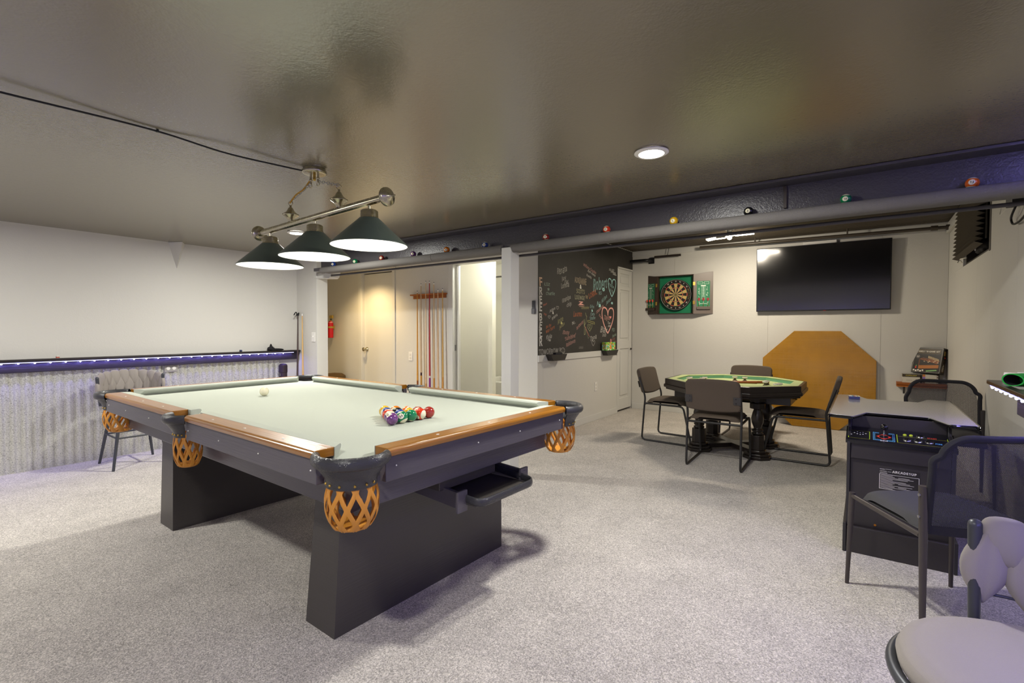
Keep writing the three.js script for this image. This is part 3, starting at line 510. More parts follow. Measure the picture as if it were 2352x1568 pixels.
{ // bridge stick and cue leaning in the corner, dark bag between
  const b = thing('bridge_stick', 'dark bridge stick leaning in the far left corner', 'cue stick');
  part('shaft', rod([-5.575, 0.004, -3.27], [-5.755, 1.40, -3.40], 0.014, 0.007, 14), std(0x3a2420, 0.35), b);
  part('bridge_head', merge(curve([[-5.757, 1.395, -3.45], [-5.757, 1.43, -3.43], [-5.757, 1.41, -3.40], [-5.757, 1.435, -3.37], [-5.757, 1.40, -3.33]].map(([x, y, z]) => [x + (z + 3.39) * 0.5, y, Math.max(z, -3.425)]), 0.006, 30, 8), cbox(-5.757, 1.405, -3.395, 0.02, 0.03, 0.03, 0.006)), M.rubber, b);
  const c = thing('cue_stick', 'pale maple cue leaning in the far left corner beside the bridge', 'cue stick', 0, 0, 0, 0, 'cue sticks');
  part('butt', rod([-5.48, 0.004, -3.30], [-5.5806, 0.67, -3.356], 0.0145, 0.011), std(0xb06a24, 0.3), c);
  part('shaft', rod([-5.5806, 0.67, -3.356], [-5.690, 1.39, -3.418], 0.011, 0.0065), std(0xc9a468, 0.35), c);
  part('tip', rod([-5.690, 1.39, -3.418], [-5.694, 1.415, -3.420], 0.0065, 0.006), M.whitePlastic, c);
  const bag = thing('cue_case', 'dark purple cue case standing in the far left corner', 'cue case', -5.75, 0, -3.20);
  part('tube', box(-0.05, 0.05, 0, 0.80, -0.035, 0.035, 0.03, 4), std(0x30222c, 0.75), bag); part('flap', box(-0.053, 0.053, 0.68, 0.806, -0.038, 0.038, 0.03, 4), std(0x2a1c28, 0.7), bag); part('buckle', box(-0.004, 0.008, 0.655, 0.69, 0.036, 0.041, 0.002), M.chrome, bag);
  const s = thing('light_switch', 'white light switch on the short wall beside the post', 'switch', -5.47, 1.13, ZS);
  part('plate', cbox(0, 0, 0.004, 0.075, 0.118, 0.007, 0.003), M.whitePlastic, s); part('toggle', cbox(0, 0.006, 0.012, 0.009, 0.02, 0.012, 0.002), M.whitePlastic, s);
}
// ================================================================ HALL
{
  const e = thing('fire_extinguisher', 'red fire extinguisher with white print hanging on the hall wall', 'fire extinguisher', -6.735, 1.09, ZH + 0.065);
  part('cylinder', lathe([[0, 0], [0.034, 0], [0.04, 0.006], [0.041, 0.225], [0.032, 0.25], [0.014, 0.265], [0, 0.266]], 28), phys(0xffffff, 0.25, { map: print(256, 256, (c) => { c.fillStyle = '#c2121c'; c.fillRect(0, 0, 256, 256); c.fillStyle = '#f4e8e4'; c.font = 'bold 26px sans-serif'; c.textAlign = 'center'; for (const x of [64, 192]) { c.fillText('FIRE', x, 92); c.font = 'bold 17px sans-serif'; c.fillText('EXTINGUISHER', x, 114); c.font = '12px sans-serif'; for (let i = 0; i < 5; i++) c.fillText('▪▪▪ ▪▪▪▪ ▪▪', x, 140 + i * 14); c.font = 'bold 26px sans-serif'; } }) }), e);
  part('valve', merge(cyl(0.016, 0.014, 0.26, 0.29, 0, 0, 16), cbox(0.02, 0.325, 0, 0.085, 0.05, 0.026, 0.008, 2)), std(0xb99a44, 0.35, { metalness: 0.4 }), e, 'brass-coloured valve and handle');
  part('gauge', cyl(0.014, 0.014, 0.28, 0.296, 0.026, 0.012, 14), M.black, e);
  part('strap', lathe([[0.042, 0.152], [0.0445, 0.152], [0.0445, 0.178], [0.042, 0.178]], 28), std(0xa8903c, 0.45), e); part('wall_hook', cbox(0, 0.165, -0.053, 0.03, 0.06, 0.02, 0.003), std(0xa8903c, 0.45), e);
  const k = thing('woven_basket', 'brown woven basket on the hall floor beside the post', 'basket', -6.47, 0, -4.40);
  const weave = tex(256, (u, v) => { const a = 0.5 + 0.5 * Math.sin(u * 6.283 * 26 + Math.floor(v * 18) * Math.PI), b = 0.5 + 0.5 * Math.cos(v * 6.283 * 18), t = 0.35 + 0.65 * a * b; return [0.56 * t, 0.42 * t, 0.2 * t]; }, true);
  part('body', lathe([[0, 0.004], [0.12, 0], [0.135, 0.02], [0.16, 0.3], [0.155, 0.5], [0.145, 0.5], [0.15, 0.3], [0.12, 0.03], [0, 0.02]], 32), std(0xffffff, 0.9, { map: weave }), k); part('lid', lathe([[0.158, 0.497], [0.155, 0.53], [0.11, 0.56], [0, 0.572]], 32), std(0xffffff, 0.9, { map: weave }), k);
  const o = thing('wall_outlet', 'white outlet on the hall wall beside the cue rack', 'outlet', -5.005, 0.86, ZH);
  part('plate', cbox(0, 0, 0.004, 0.075, 0.118, 0.007, 0.003), M.whitePlastic, o); for (const y of [-0.022, 0.022]) part('socket', cbox(0, y, 0.008, 0.033, 0.028, 0.004, 0.002), M.card, o);
  // cue rack with seven cues
  const r = thing('cue_rack', 'orange wooden wall cue rack in the hall', 'cue rack', 0, 0, 0);
  part('clip_board', box(-4.955, -4.325, 1.672, 1.69, ZH + 0.001, ZH + 0.062, 0.005), M.shelfWood, r); part('back_board', box(-4.94, -4.34, 1.63, 1.69, ZH + 0.001, ZH + 0.014, 0.003), M.shelfWood, r);
  part('foot_board', box(-4.955, -4.325, 0.03, 0.06, ZH + 0.001, ZH + 0.12, 0.004), M.shelfWood, r);
  const tops = [[-4.818, 1.733], [-4.748, 1.827], [-4.659, 1.856], [-4.591, 1.852], [-4.513, 1.831], [-4.44, 1.738], [-4.359, 1.746]];
  const say = ['amber cue at the left end of the rack', 'cue with black and gold butt in the rack', 'pale cue with patterned amber butt in the rack', 'red cue with flame butt in the rack', 'maple cue with brown butt in the rack', 'cue with black pointed butt in the rack', 'amber cue at the right end of the rack'];
  const butts = [[['#8a4a14', 0.55], ['#c89038', 0.9]], [['#c49028', 0.10], ['#2c2522', 0.42], ['#b98a3c', 0.62], ['#41242a', 0.66]], [['#8c5a20', 0.38], ['#5c3a20', 0.40], ['#c4955a', 0.52], ['#d8b890', 0.6]], [['#b03818', 0.12], ['#d8a048', 0.24], ['#a81c28', 0.44], ['#802078', 0.60], ['#d8c8c8', 0.625]], [['#a0601c', 0.45], ['#c08a44', 0.6]], [['#2e2a28', 0.28], ['#e0d8c8', 0.30], ['#2e1e18', 0.42], ['#cfa878', 0.5]], [['#a8681e', 0.45], ['#c08a44', 0.62]]];
  const shaft = ['#c89038', '#c0a888', '#d4bc98', '#a82430', '#cdb088', '#d4b490', '#c49c58'];
  tops.forEach(([x, top], i) => {
    const c = thing('cue_stick', say[i], 'cue stick', 0, 0, 0, 0, 'cue sticks in the rack'), foot = [x + 0.035, 0.062, ZH + 0.085], head = [x + 0.004, top, ZH + 0.058], P = (y) => { const t = (y - 0.062) / (top - 0.062); return foot.map((f, k) => f + (head[k] - f) * t); };
    let y0 = 0.062; const rad = (y) => 0.0145 - 0.0085 * (y - 0.062) / (top - 0.062);
    for (const [col, y1] of butts[i]) { part('butt_section', rod(P(y0), P(y1), rad(y0), rad(y1)), std(col, 0.25), c); y0 = y1; }
    part('shaft', rod(P(y0), P(top - 0.03), rad(y0), rad(top - 0.03)), std(shaft[i], 0.35), c);
    part('ferrule', rod(P(top - 0.03), P(top - 0.008), 0.0062, 0.006), M.whitePlastic, c); part('tip', rod(P(top - 0.008), P(top), 0.006, 0.0055), std(0x2a3050, 0.9), c);
  });
  // warm recessed lamp over the door
  const l = thing('downlight', 'warm recessed downlight over the hall door', 'downlight', -5.72, CE, -4.12);
  part('trim_ring', lathe([[0.055, -0.001], [0.075, -0.001], [0.077, -0.006], [0.055, -0.008]], 32), M.whitePlastic, l); part('lens', lathe([[0, -0.004], [0.055, -0.003]], 28), glow(WARM_LIGHT, 12), l);
  const s = new THREE.SpotLight(WARM_LIGHT, HALL_POWER, 0, 1.15, 0.5); s.position.set(0, -0.012, 0); s.target.position.set(0, -1, -0.02); s.castShadow = true; s.shadow.radius = 2; l.add(s, s.target);
}
// ================================================================ BATHROOM
{
  const l = thing('bathroom_lamp', 'bright white globe lamp on the bathroom ceiling', 'ceiling lamp', -3.75, 2.3, -5.05);
  part('base', lathe([[0, 0], [0.07, 0], [0.075, -0.015], [0.06, -0.02], [0, -0.02]], 28), M.whitePlastic, l); part('globe', ball(0.085, 0, -0.09, 0), glow(new THREE.Color(1, 0.97, 0.86), 9), l);
  const p = new THREE.PointLight(new THREE.Color(1, 0.97, 0.86), BATH_POWER); p.position.set(0, -0.09, 0); p.shadow.radius = 4; p.castShadow = true; l.add(p);
  const tub = thing('bathtub', 'white bathtub beyond the bathroom doorway', 'bathtub', -4.0, 0, -6.08);
  part('shell', merge(box(-0.95, 0.85, 0, 0.46, 0.30, 0.36, 0.03, 3), box(-0.95, 0.85, 0, 0.46, -0.36, -0.30, 0.03, 3), box(-0.95, -0.85, 0, 0.46, -0.36, 0.36, 0.03, 3), box(0.75, 0.85, 0, 0.46, -0.36, 0.36, 0.03, 3), box(-0.9, 0.8, 0, 0.1, -0.34, 0.34, 0.02, 2)), std(0xf0eee6, 0.15), tub);
  part('spout', merge(rod([-0.85, 0.57, 0], [-0.72, 0.56, 0], 0.022, 0.02)), M.chrome, tub); part('valve', merge(flat(new THREE.CylinderGeometry(0.06, 0.06, 0.02, 24).rotateZ(Math.PI / 2).translate(-0.97, 0.72, 0)), rod([-0.96, 0.72, 0], [-0.90, 0.72, 0], 0.02, 0.016)), M.chrome, tub);
  const rodT = thing('shower_rod', 'steel shower curtain rod in the bathroom', 'curtain rod'); part('rod', rod([-4.99, 2.0, -5.74], [-3.13, 2.0, -5.74], 0.0125), M.steel, rodT);
  const sh = thing('wall_shower', 'white shower head on the bathroom wall', 'shower head', -4.50, 1.85, -6.40); part('arm', rod([0, 0.06, -0.04], [0, 0, 0.09], 0.011), M.chrome, sh); part('head', moved(lathe([[0, 0.03], [0.02, 0.028], [0.055, 0.0], [0.058, -0.008], [0, -0.01]], 28), 0, -0.01, 0.10, 1.0), std(0xd9d0a8, 0.35), sh);
  const ns = thing('toilet_paper_stand', 'thin steel paper stand beside the bathtub', 'stand', -4.14, 0, -5.52); part('base', cyl(0.09, 0.09, 0, 0.012), M.steel, ns); part('rod', merge(rod([-0.02, 0.01, 0], [-0.02, 0.72, 0], 0.006), rod([0.05, 0.01, 0], [0.05, 0.62, 0], 0.006), pipe([[-0.02, 0.71, 0], [-0.02, 0.76, 0], [0.05, 0.76, 0], [0.05, 0.6, 0]], 0.006, 0.02, 30)), M.steel, ns);
}
const CHALK = [
  ['F', 0.05, 0.826, 0.092, 0.072, 0, '#e9c0a0'], ['R', 0.05, 0.724, 0.092, 0.072, 0, '#dcdad2'], ['E', 0.051, 0.627, 0.092, 0.072, 0, '#dcdad2'], 
  ['E', 0.052, 0.542, 0.093, 0.072, 0, '#dcdad2'], ['B', 0.052, 0.425, 0.093, 0.072, 0, '#dcdad2'], ['E', 0.053, 0.335, 0.093, 0.072, 0, '#dcdad2'], 
  ['E', 0.053, 0.248, 0.093, 0.072, 0, '#dcdad2'], ['R', 0.054, 0.15, 0.093, 0.072, 0, '#dcdad2'], ['TOMORROW', 0.231, 0.036, 0.07, 0.42, 0, '#dcdad2'], 
  ['!!', 0.489, 0.053, 0.042, 0.041, 0, '#dcdad2'], ['☺', 0.551, 0.035, 0.068, 0.094, 0, '#dcdad2'], ['LIZ', 0.188, 0.803, 0.04, 0.132, 0, '#a9c9b4'], 
  ['☆', 0.217, 0.75, 0.035, 0.047, 0, '#a9c9b4'], ['Charlie', 0.255, 0.703, 0.04, 0.201, -4, '#a9c9b4'], ['Renata', 0.521, 0.999, 0.083, 0.248, -24, '#dcdad2'], 
  ['luv', 0.564, 0.904, 0.052, 0.104, -30, '#dcdad2'], ["y'all", 0.627, 0.872, 0.042, 0.085, 10, '#dcdad2'], ['Loretta', 0.596, 0.823, 0.063, 0.2, -18, '#dcdad2'], 
  ['ADRIANNE', 0.996, 0.907, 0.078, 0.316, 2, '#dfc8a6'], ['&', 0.996, 0.836, 0.044, 0.047, 0, '#dcdad2'], ["SCOTT'S", 0.997, 0.775, 0.055, 0.223, 0, '#d8d4a4'], 
  ['LOUNGE', 0.975, 0.696, 0.055, 0.268, 0, '#d9d9b0'], ['!!', 1.166, 0.712, 0.045, 0.061, 0, '#e9cf9c'], ['Z', 1.011, 0.626, 0.039, 0.106, 0, '#e8a79c'], 
  ['Williams Cousins', 1.248, 1.087, 0.04, 0.375, 20, '#e8a79c'], ['Are Here', 1.299, 1.035, 0.035, 0.228, 22, '#dcdad2'], 
  ['Dundo', 1.224, 0.988, 0.034, 0.149, 18, '#dcdad2'], ['Robert', 1.549, 0.91, 0.166, 0.444, -14, '#9fd0cc'], ['xo xo', 1.925, 1.143, 0.043, 0.176, 0, '#dcdad2'], 
  ['Juliana', 1.985, 1.112, 0.031, 0.164, 8, '#dcdad2'], ['xoxo', 2.031, 1.085, 0.025, 0.121, 8, '#dcdad2'], ['LORIK.', 1.341, 0.762, 0.075, 0.256, -33, '#e8763a'], 
  ['Grandpa', 0.629, 0.662, 0.053, 0.224, -28, '#dcdad2'], ['chip', 0.694, 0.596, 0.048, 0.13, -24, '#dcdad2'], ['Christopher', 1.119, 0.574, 0.039, 0.218, -4, '#c2be78'], 
  ['Erin', 1.317, 0.593, 0.046, 0.127, 0, '#9fd0cc'], ['&', 1.324, 0.541, 0.035, 0.038, 0, '#9fd0cc'], ['Cary', 1.331, 0.495, 0.041, 0.128, 0, '#9fd0cc'], 
  ['Stone', 1.332, 0.443, 0.046, 0.166, -8, '#9fd0cc'], ['Lauren', 0.919, 0.485, 0.066, 0.23, -3, '#e8763a'], ['Adam', 0.305, 0.519, 0.035, 0.136, -32, '#dcdad2'], 
  ['♡', 0.423, 0.544, 0.036, 0.06, 0, '#dcdad2'], ['&', 0.32, 0.484, 0.035, 0.029, 0, '#dcdad2'], ['Brianna', 0.355, 0.439, 0.036, 0.138, -42, '#dcdad2'], 
  ['♡', 0.238, 0.432, 0.03, 0.057, 0, '#dcdad2'], ['Ross', 0.143, 0.573, 0.025, 0.084, -30, '#cf6a4a'], ['Trey', 0.144, 0.464, 0.025, 0.065, 8, '#cf6a4a'], 
  ['Anne', 0.486, 0.401, 0.057, 0.143, -38, '#c2be78'], ['&', 0.517, 0.37, 0.031, 0.041, -20, '#c2be78'], ['Jason', 0.527, 0.339, 0.042, 0.135, -42, '#c2be78'], 
  ['Be Be', 0.22, 0.327, 0.04, 0.124, -24, '#e8763a'], ['was here', 0.258, 0.292, 0.04, 0.202, -28, '#e8763a'], ['Kyla', 0.23, 0.207, 0.05, 0.134, -12, '#dcdad2'], 
  ['☆', 0.25, 0.166, 0.03, 0.048, 0, '#dcdad2'], ['Ebony', 0.623, 0.255, 0.053, 0.16, 4, '#e8a79c'], ["'Sunshine'", 0.731, 0.196, 0.048, 0.285, -16, '#e8a79c'], 
  ['Robinson', 0.743, 0.125, 0.048, 0.242, -22, '#e8a79c'], ['Brittany', 0.979, 0.348, 0.044, 0.21, -50, '#e8a79c'], ['N.', 0.818, 0.374, 0.038, 0.101, -20, '#dcdad2'], 
  ['✓', 0.886, 0.363, 0.044, 0.08, 0, '#dcdad2'], ['Shannon', 1.554, 0.567, 0.042, 0.243, -42, '#e8a79c'], ['Tre', 1.569, 0.472, 0.036, 0.108, 50, '#e8a79c'], 
  ['AJ', 1.512, 0.642, 0.059, 0.12, -10, '#9fd0cc'], ['B', 1.553, 0.614, 0.036, 0.067, 0, '#9fd0cc'], ['Ali Rae', 1.689, 0.716, 0.054, 0.195, -48, '#9fd0cc'], 
  ['KS', 1.564, 0.787, 0.048, 0.095, -10, '#9fd0cc'], ['D', 1.673, 0.842, 0.042, 0.069, 0, '#9fd0cc'], ['Jason', 1.831, 0.693, 0.049, 0.173, -38, '#9fd0cc'], 
  ['G', 1.948, 0.667, 0.031, 0.059, 0, '#9fd0cc'], ['♡', 1.944, 0.885, 0.249, 0.281, 0, '#9fd0cc'], ['Anne', 1.914, 0.92, 0.05, 0.191, 22, '#9fd0cc'], 
  ['& Kay', 1.945, 0.841, 0.05, 0.133, 30, '#9fd0cc'], ['♡', 1.814, 0.416, 0.356, 0.417, 0, '#e8a79c'], ['Taylor', 1.791, 0.458, 0.067, 0.214, 2, '#e8a79c'], 
  ['♥', 1.9, 0.461, 0.037, 0.073, 0, '#e88f88'], ['Tae', 1.85, 0.386, 0.037, 0.101, 10, '#dcdad2'], ['Jae', 1.865, 0.343, 0.031, 0.087, 0, '#dcdad2'], 
  ['Blair', 1.681, 0.287, 0.085, 0.223, 4, '#dcdad2'], ['2020', 1.696, 0.214, 0.042, 0.126, 0, '#dcdad2'], ['Toma', 1.361, 0.182, 0.064, 0.193, -22, '#dcdad2'], 
  ['♡', 1.362, 0.106, 0.07, 0.103, 0, '#dcdad2'], ['PD', 1.999, 0.287, 0.05, 0.09, 0, '#a9c9b4'], ['Doris', 2.031, 0.205, 0.038, 0.136, -22, '#a9c9b4'], 
  ['Billy', 2.002, 0.149, 0.038, 0.12, -20, '#b86a5c'], ['Jo', 2.063, 0.11, 0.038, 0.091, -20, '#b86a5c'], ['GENGE', 1.017, 0.058, 0.028, 0.118, 0, '#8b8780'], 
];
// ================================================================ CHALKBOARD
{
  const W = 2.7, H = 1.488, S = 2048 / W;
  const map = print(2048, Math.round(H * S), (c, w, h) => {
    c.fillStyle = '#2e2b27'; c.fillRect(0, 0, w, h);
    let q = 99; const rn = () => { q = (q * 16807) % 2147483647; return q / 2147483647; };
    for (let i = 0; i < 260; i++) { c.fillStyle = `rgba(150,145,135,${0.006 + 0.012 * rn()})`; c.beginPath(); c.ellipse(rn() * w, rn() * h, 30 + 120 * rn(), 10 + 40 * rn(), rn() * 3, 0, 7); c.fill(); }
    const hand = (s, size) => { c.lineJoin = c.lineCap = 'round'; };
    for (const [s, x, y, hm, wm, rot, col] of CHALK) {
      c.save(); c.translate(x * S, h - y * S); c.rotate(rot * Math.PI / 180 * 0.6); c.fillStyle = c.strokeStyle = col;
      const px = hm * S; c.font = (/^[A-Z' !.]+$/.test(s) || s.length === 1 ? '' : 'italic ') + px * 1.15 + 'px sans-serif'; c.textAlign = 'center'; c.textBaseline = 'middle';
      const m = c.measureText(s).width, k = wm ? wm * S / m : 1;
      if (s === '♡' || s === '♥') {
        const a = wm * S / 2, b = px / 2; c.lineWidth = Math.max(2.5, px * 0.06); c.beginPath(); c.moveTo(0, b); c.bezierCurveTo(-a * 1.2, -b * 0.1, -a * 1.05, -b * 1.15, -a * 0.45, -b); c.bezierCurveTo(-a * 0.15, -b * 0.95, 0, -b * 0.7, 0, -b * 0.4); c.bezierCurveTo(0, -b * 0.7, a * 0.15, -b * 1.0, a * 0.5, -b); c.bezierCurveTo(a * 1.1, -b * 1.1, a * 1.2, -b * 0.1, 0, b); s === '♥' ? c.fill() : c.stroke();
      } else if (s === '☺') { c.lineWidth = 3; c.beginPath(); c.ellipse(0, 0, wm * S / 2, px / 2, 0, 0, 7); c.stroke(); c.fillRect(-wm * S * 0.2, -px * 0.2, 4, px * 0.14); c.fillRect(wm * S * 0.14, -px * 0.2, 4, px * 0.14); c.beginPath(); c.ellipse(0, px * 0.05, wm * S * 0.28, px * 0.25, 0, 0.2, 2.9); c.stroke(); }
      else if (s === '☆') { c.lineWidth = 2.5; c.beginPath(); for (let i = 0; i <= 5; i++) { const a = -Math.PI / 2 + i * 4 * Math.PI / 5; c.lineTo(wm * S / 2 * Math.cos(a), px / 2 * Math.sin(a)); } c.stroke(); }
      else {                                               // chalk handwriting: each stroke of a word wavers a little
        c.scale(k, 1); c.textAlign = 'left'; c.lineWidth = Math.max(1.2, px * 0.035); let at = -m / 2;
        for (const ch of s) { const wd = c.measureText(ch).width; c.save(); c.translate(at + wd / 2, px * 0.09 * (rn() - 0.5)); c.rotate(0.22 * (rn() - 0.5)); const z = 0.92 + 0.3 * rn(); c.scale(0.95, z); if (s.length === 1) c.lineWidth = 5; c.strokeText(ch, -wd / 2, 0); c.restore(); at += wd; }
      }
      c.restore();
    }
    const line = (pts, col, lw, close) => { c.strokeStyle = col; c.lineWidth = lw; c.lineJoin = 'round'; c.beginPath(); pts.forEach(([x, y], i) => (i ? c.lineTo(x * S, h - y * S) : c.moveTo(x * S, h - y * S))); if (close) c.closePath(); c.stroke(); };
    line([[1.132, 0.507], [1.15, 0.47], [1.169, 0.463], [1.145, 0.383], [1.10, 0.33], [1.096, 0.422], [1.11, 0.34], [1.099, 0.225], [1.13, 0.228], [1.146, 0.326]], '#b9bd86', 4); line([[1.12, 0.33], [1.247, 0.195]], '#e08a76', 5); line([[1.146, 0.3], [1.21, 0.173], [1.245, 0.19]], '#8f9a78', 3);
    line([[1.194, 0.411], [1.397, 0.385], [1.397, 0.362], [1.194, 0.39]], '#b9b566', 4, true); line([[1.195, 0.36], [1.2, 0.31], [1.258, 0.268], [1.315, 0.315], [1.32, 0.366]], '#b9bd86', 4); line([[1.225, 0.365], [1.255, 0.345], [1.285, 0.362], [1.258, 0.3], [1.225, 0.34]], '#b9bd86', 3, true);
    line([[0.93, 0.60], [1.10, 0.605]], '#e2a898', 5); line([[0.96, 0.583], [1.09, 0.585]], '#e2a898', 4);
  });
  map.wrapS = map.wrapT = THREE.ClampToEdgeWrapping;
  const pts = [[0, 0], [2.137, 0], [2.137, 1.215], [W, 1.215], [W, H], [0, H]];      // steps up over the closet door
  const g = new THREE.ExtrudeGeometry(shapeOf(pts), { depth: 0.003, bevelEnabled: false }), uv = g.attributes.uv, p = g.attributes.position;
  for (let i = 0; i < uv.count; i++) uv.setXY(i, p.getX(i) / W, p.getY(i) / H);
  const b = single('chalkboard', 'black chalkboard wall covered with coloured chalk names and hearts', 'chalkboard', flat(g), std(0xffffff, 0.62, { map, bumpMap: wallBump, bumpScale: 0.0003 }));
  put(b, XC + 0.0005, 0.938, ZH - 0.001, 0, Math.PI / 2, 0);
  const tray = (z0, z1, name, lab) => { const t = thing(name, lab, 'tray', XC + 0.017, 0.905, (z0 + z1) / 2), w = (z1 - z0) / 2; part('trough', prismX([[-w, 0.035], [w, 0.035], [w * 0.72, -0.035], [-w * 0.72, -0.035]], 0.0, 0.075, 0.003), std(0x26221f, 0.5), t); return t; };
  const ta = tray(-5.09, -4.72, 'chalk_tray', 'dark wooden chalk tray under the word at the board left'), tb = tray(-6.57, -6.16, 'chalk_tray', 'dark wooden chalk tray holding the colourful chalk box');
  const mk = thing('board_eraser', 'black eraser lying in the left chalk tray', 'eraser', XC + 0.055, 0.9405, -4.93); part('block', cbox(0, 0.011, 0, 0.04, 0.018, 0.15, 0.004), M.rubber, mk); part('felt', cbox(0, 0.0015, 0, 0.038, 0.003, 0.148, 0.001), std(0x3c3a55, 0.9), mk);
  const bx = thing('chalk_box', 'bright green and orange patterned box of sidewalk chalk', 'box', XC + 0.055, 0.9405, -6.32);
  part('carton', (() => { const g2 = new THREE.BoxGeometry(0.06, 0.112, 0.31); g2.translate(0, 0.056, 0); return flat(g2); })(), std(0xffffff, 0.45, { map: print(256, 128, (c, w, h) => { c.fillStyle = '#67b83a'; c.fillRect(0, 0, w, h); const col = ['#e9e6c8', '#e8942c', '#4ab4c8', '#d8d048', '#e87a3a', '#8fd0dc', '#f2f0e0', '#5aa02e']; let q = 5; const rn = () => { q = (q * 16807) % 2147483647; return q / 2147483647; }; for (let i = 0; i < 46; i++) { c.fillStyle = col[i % 8]; c.beginPath(); c.ellipse(rn() * w, rn() * h, 8 + 16 * rn(), 6 + 12 * rn(), rn() * 3, 0, 7); c.fill(); } c.fillStyle = '#e8882a'; c.fillRect(w * 0.42, h * 0.3, w * 0.16, h * 0.55); }) }), bx);
  const ch = thing('chalk_stick', 'pink chalk stick standing out of the chalk box', 'chalk', XC + 0.05, 1.053, -6.395); part('stick', lathe([[0, 0], [0.012, 0], [0.01, 0.03], [0.006, 0.042], [0, 0.044]], 14), std(0xe6a0a0, 0.9), ch);
  const o = thing('wall_outlet', 'white outlet on the wall below the chalkboard', 'outlet', XC, 0.458, -6.03); part('plate', cbox(0.004, 0, 0, 0.007, 0.118, 0.075, 0.003), M.whitePlastic, o); for (const y of [-0.022, 0.022]) part('socket', cbox(0.008, y, 0, 0.004, 0.028, 0.033, 0.002), M.card, o);
  const rm = thing('remote_control', 'grey remote control in a holder beside the chalkboard', 'remote', -3.005, 1.40, ZH + 0.001); part('holder', box(-0.022, 0.022, 0, 0.06, 0.0, 0.026, 0.004), std(0x6a6a6e, 0.5), rm); part('handset', box(-0.019, 0.019, 0.012, 0.148, 0.003, 0.021, 0.005, 2), std(0x55565a, 0.5), rm); for (let i = 0; i < 8; i++) part('button', cbox((i % 2 ? 0.008 : -0.008), 0.135 - Math.floor(i / 2) * 0.017, 0.0215, 0.009, 0.008, 0.003, 0.001), M.black, rm);
}
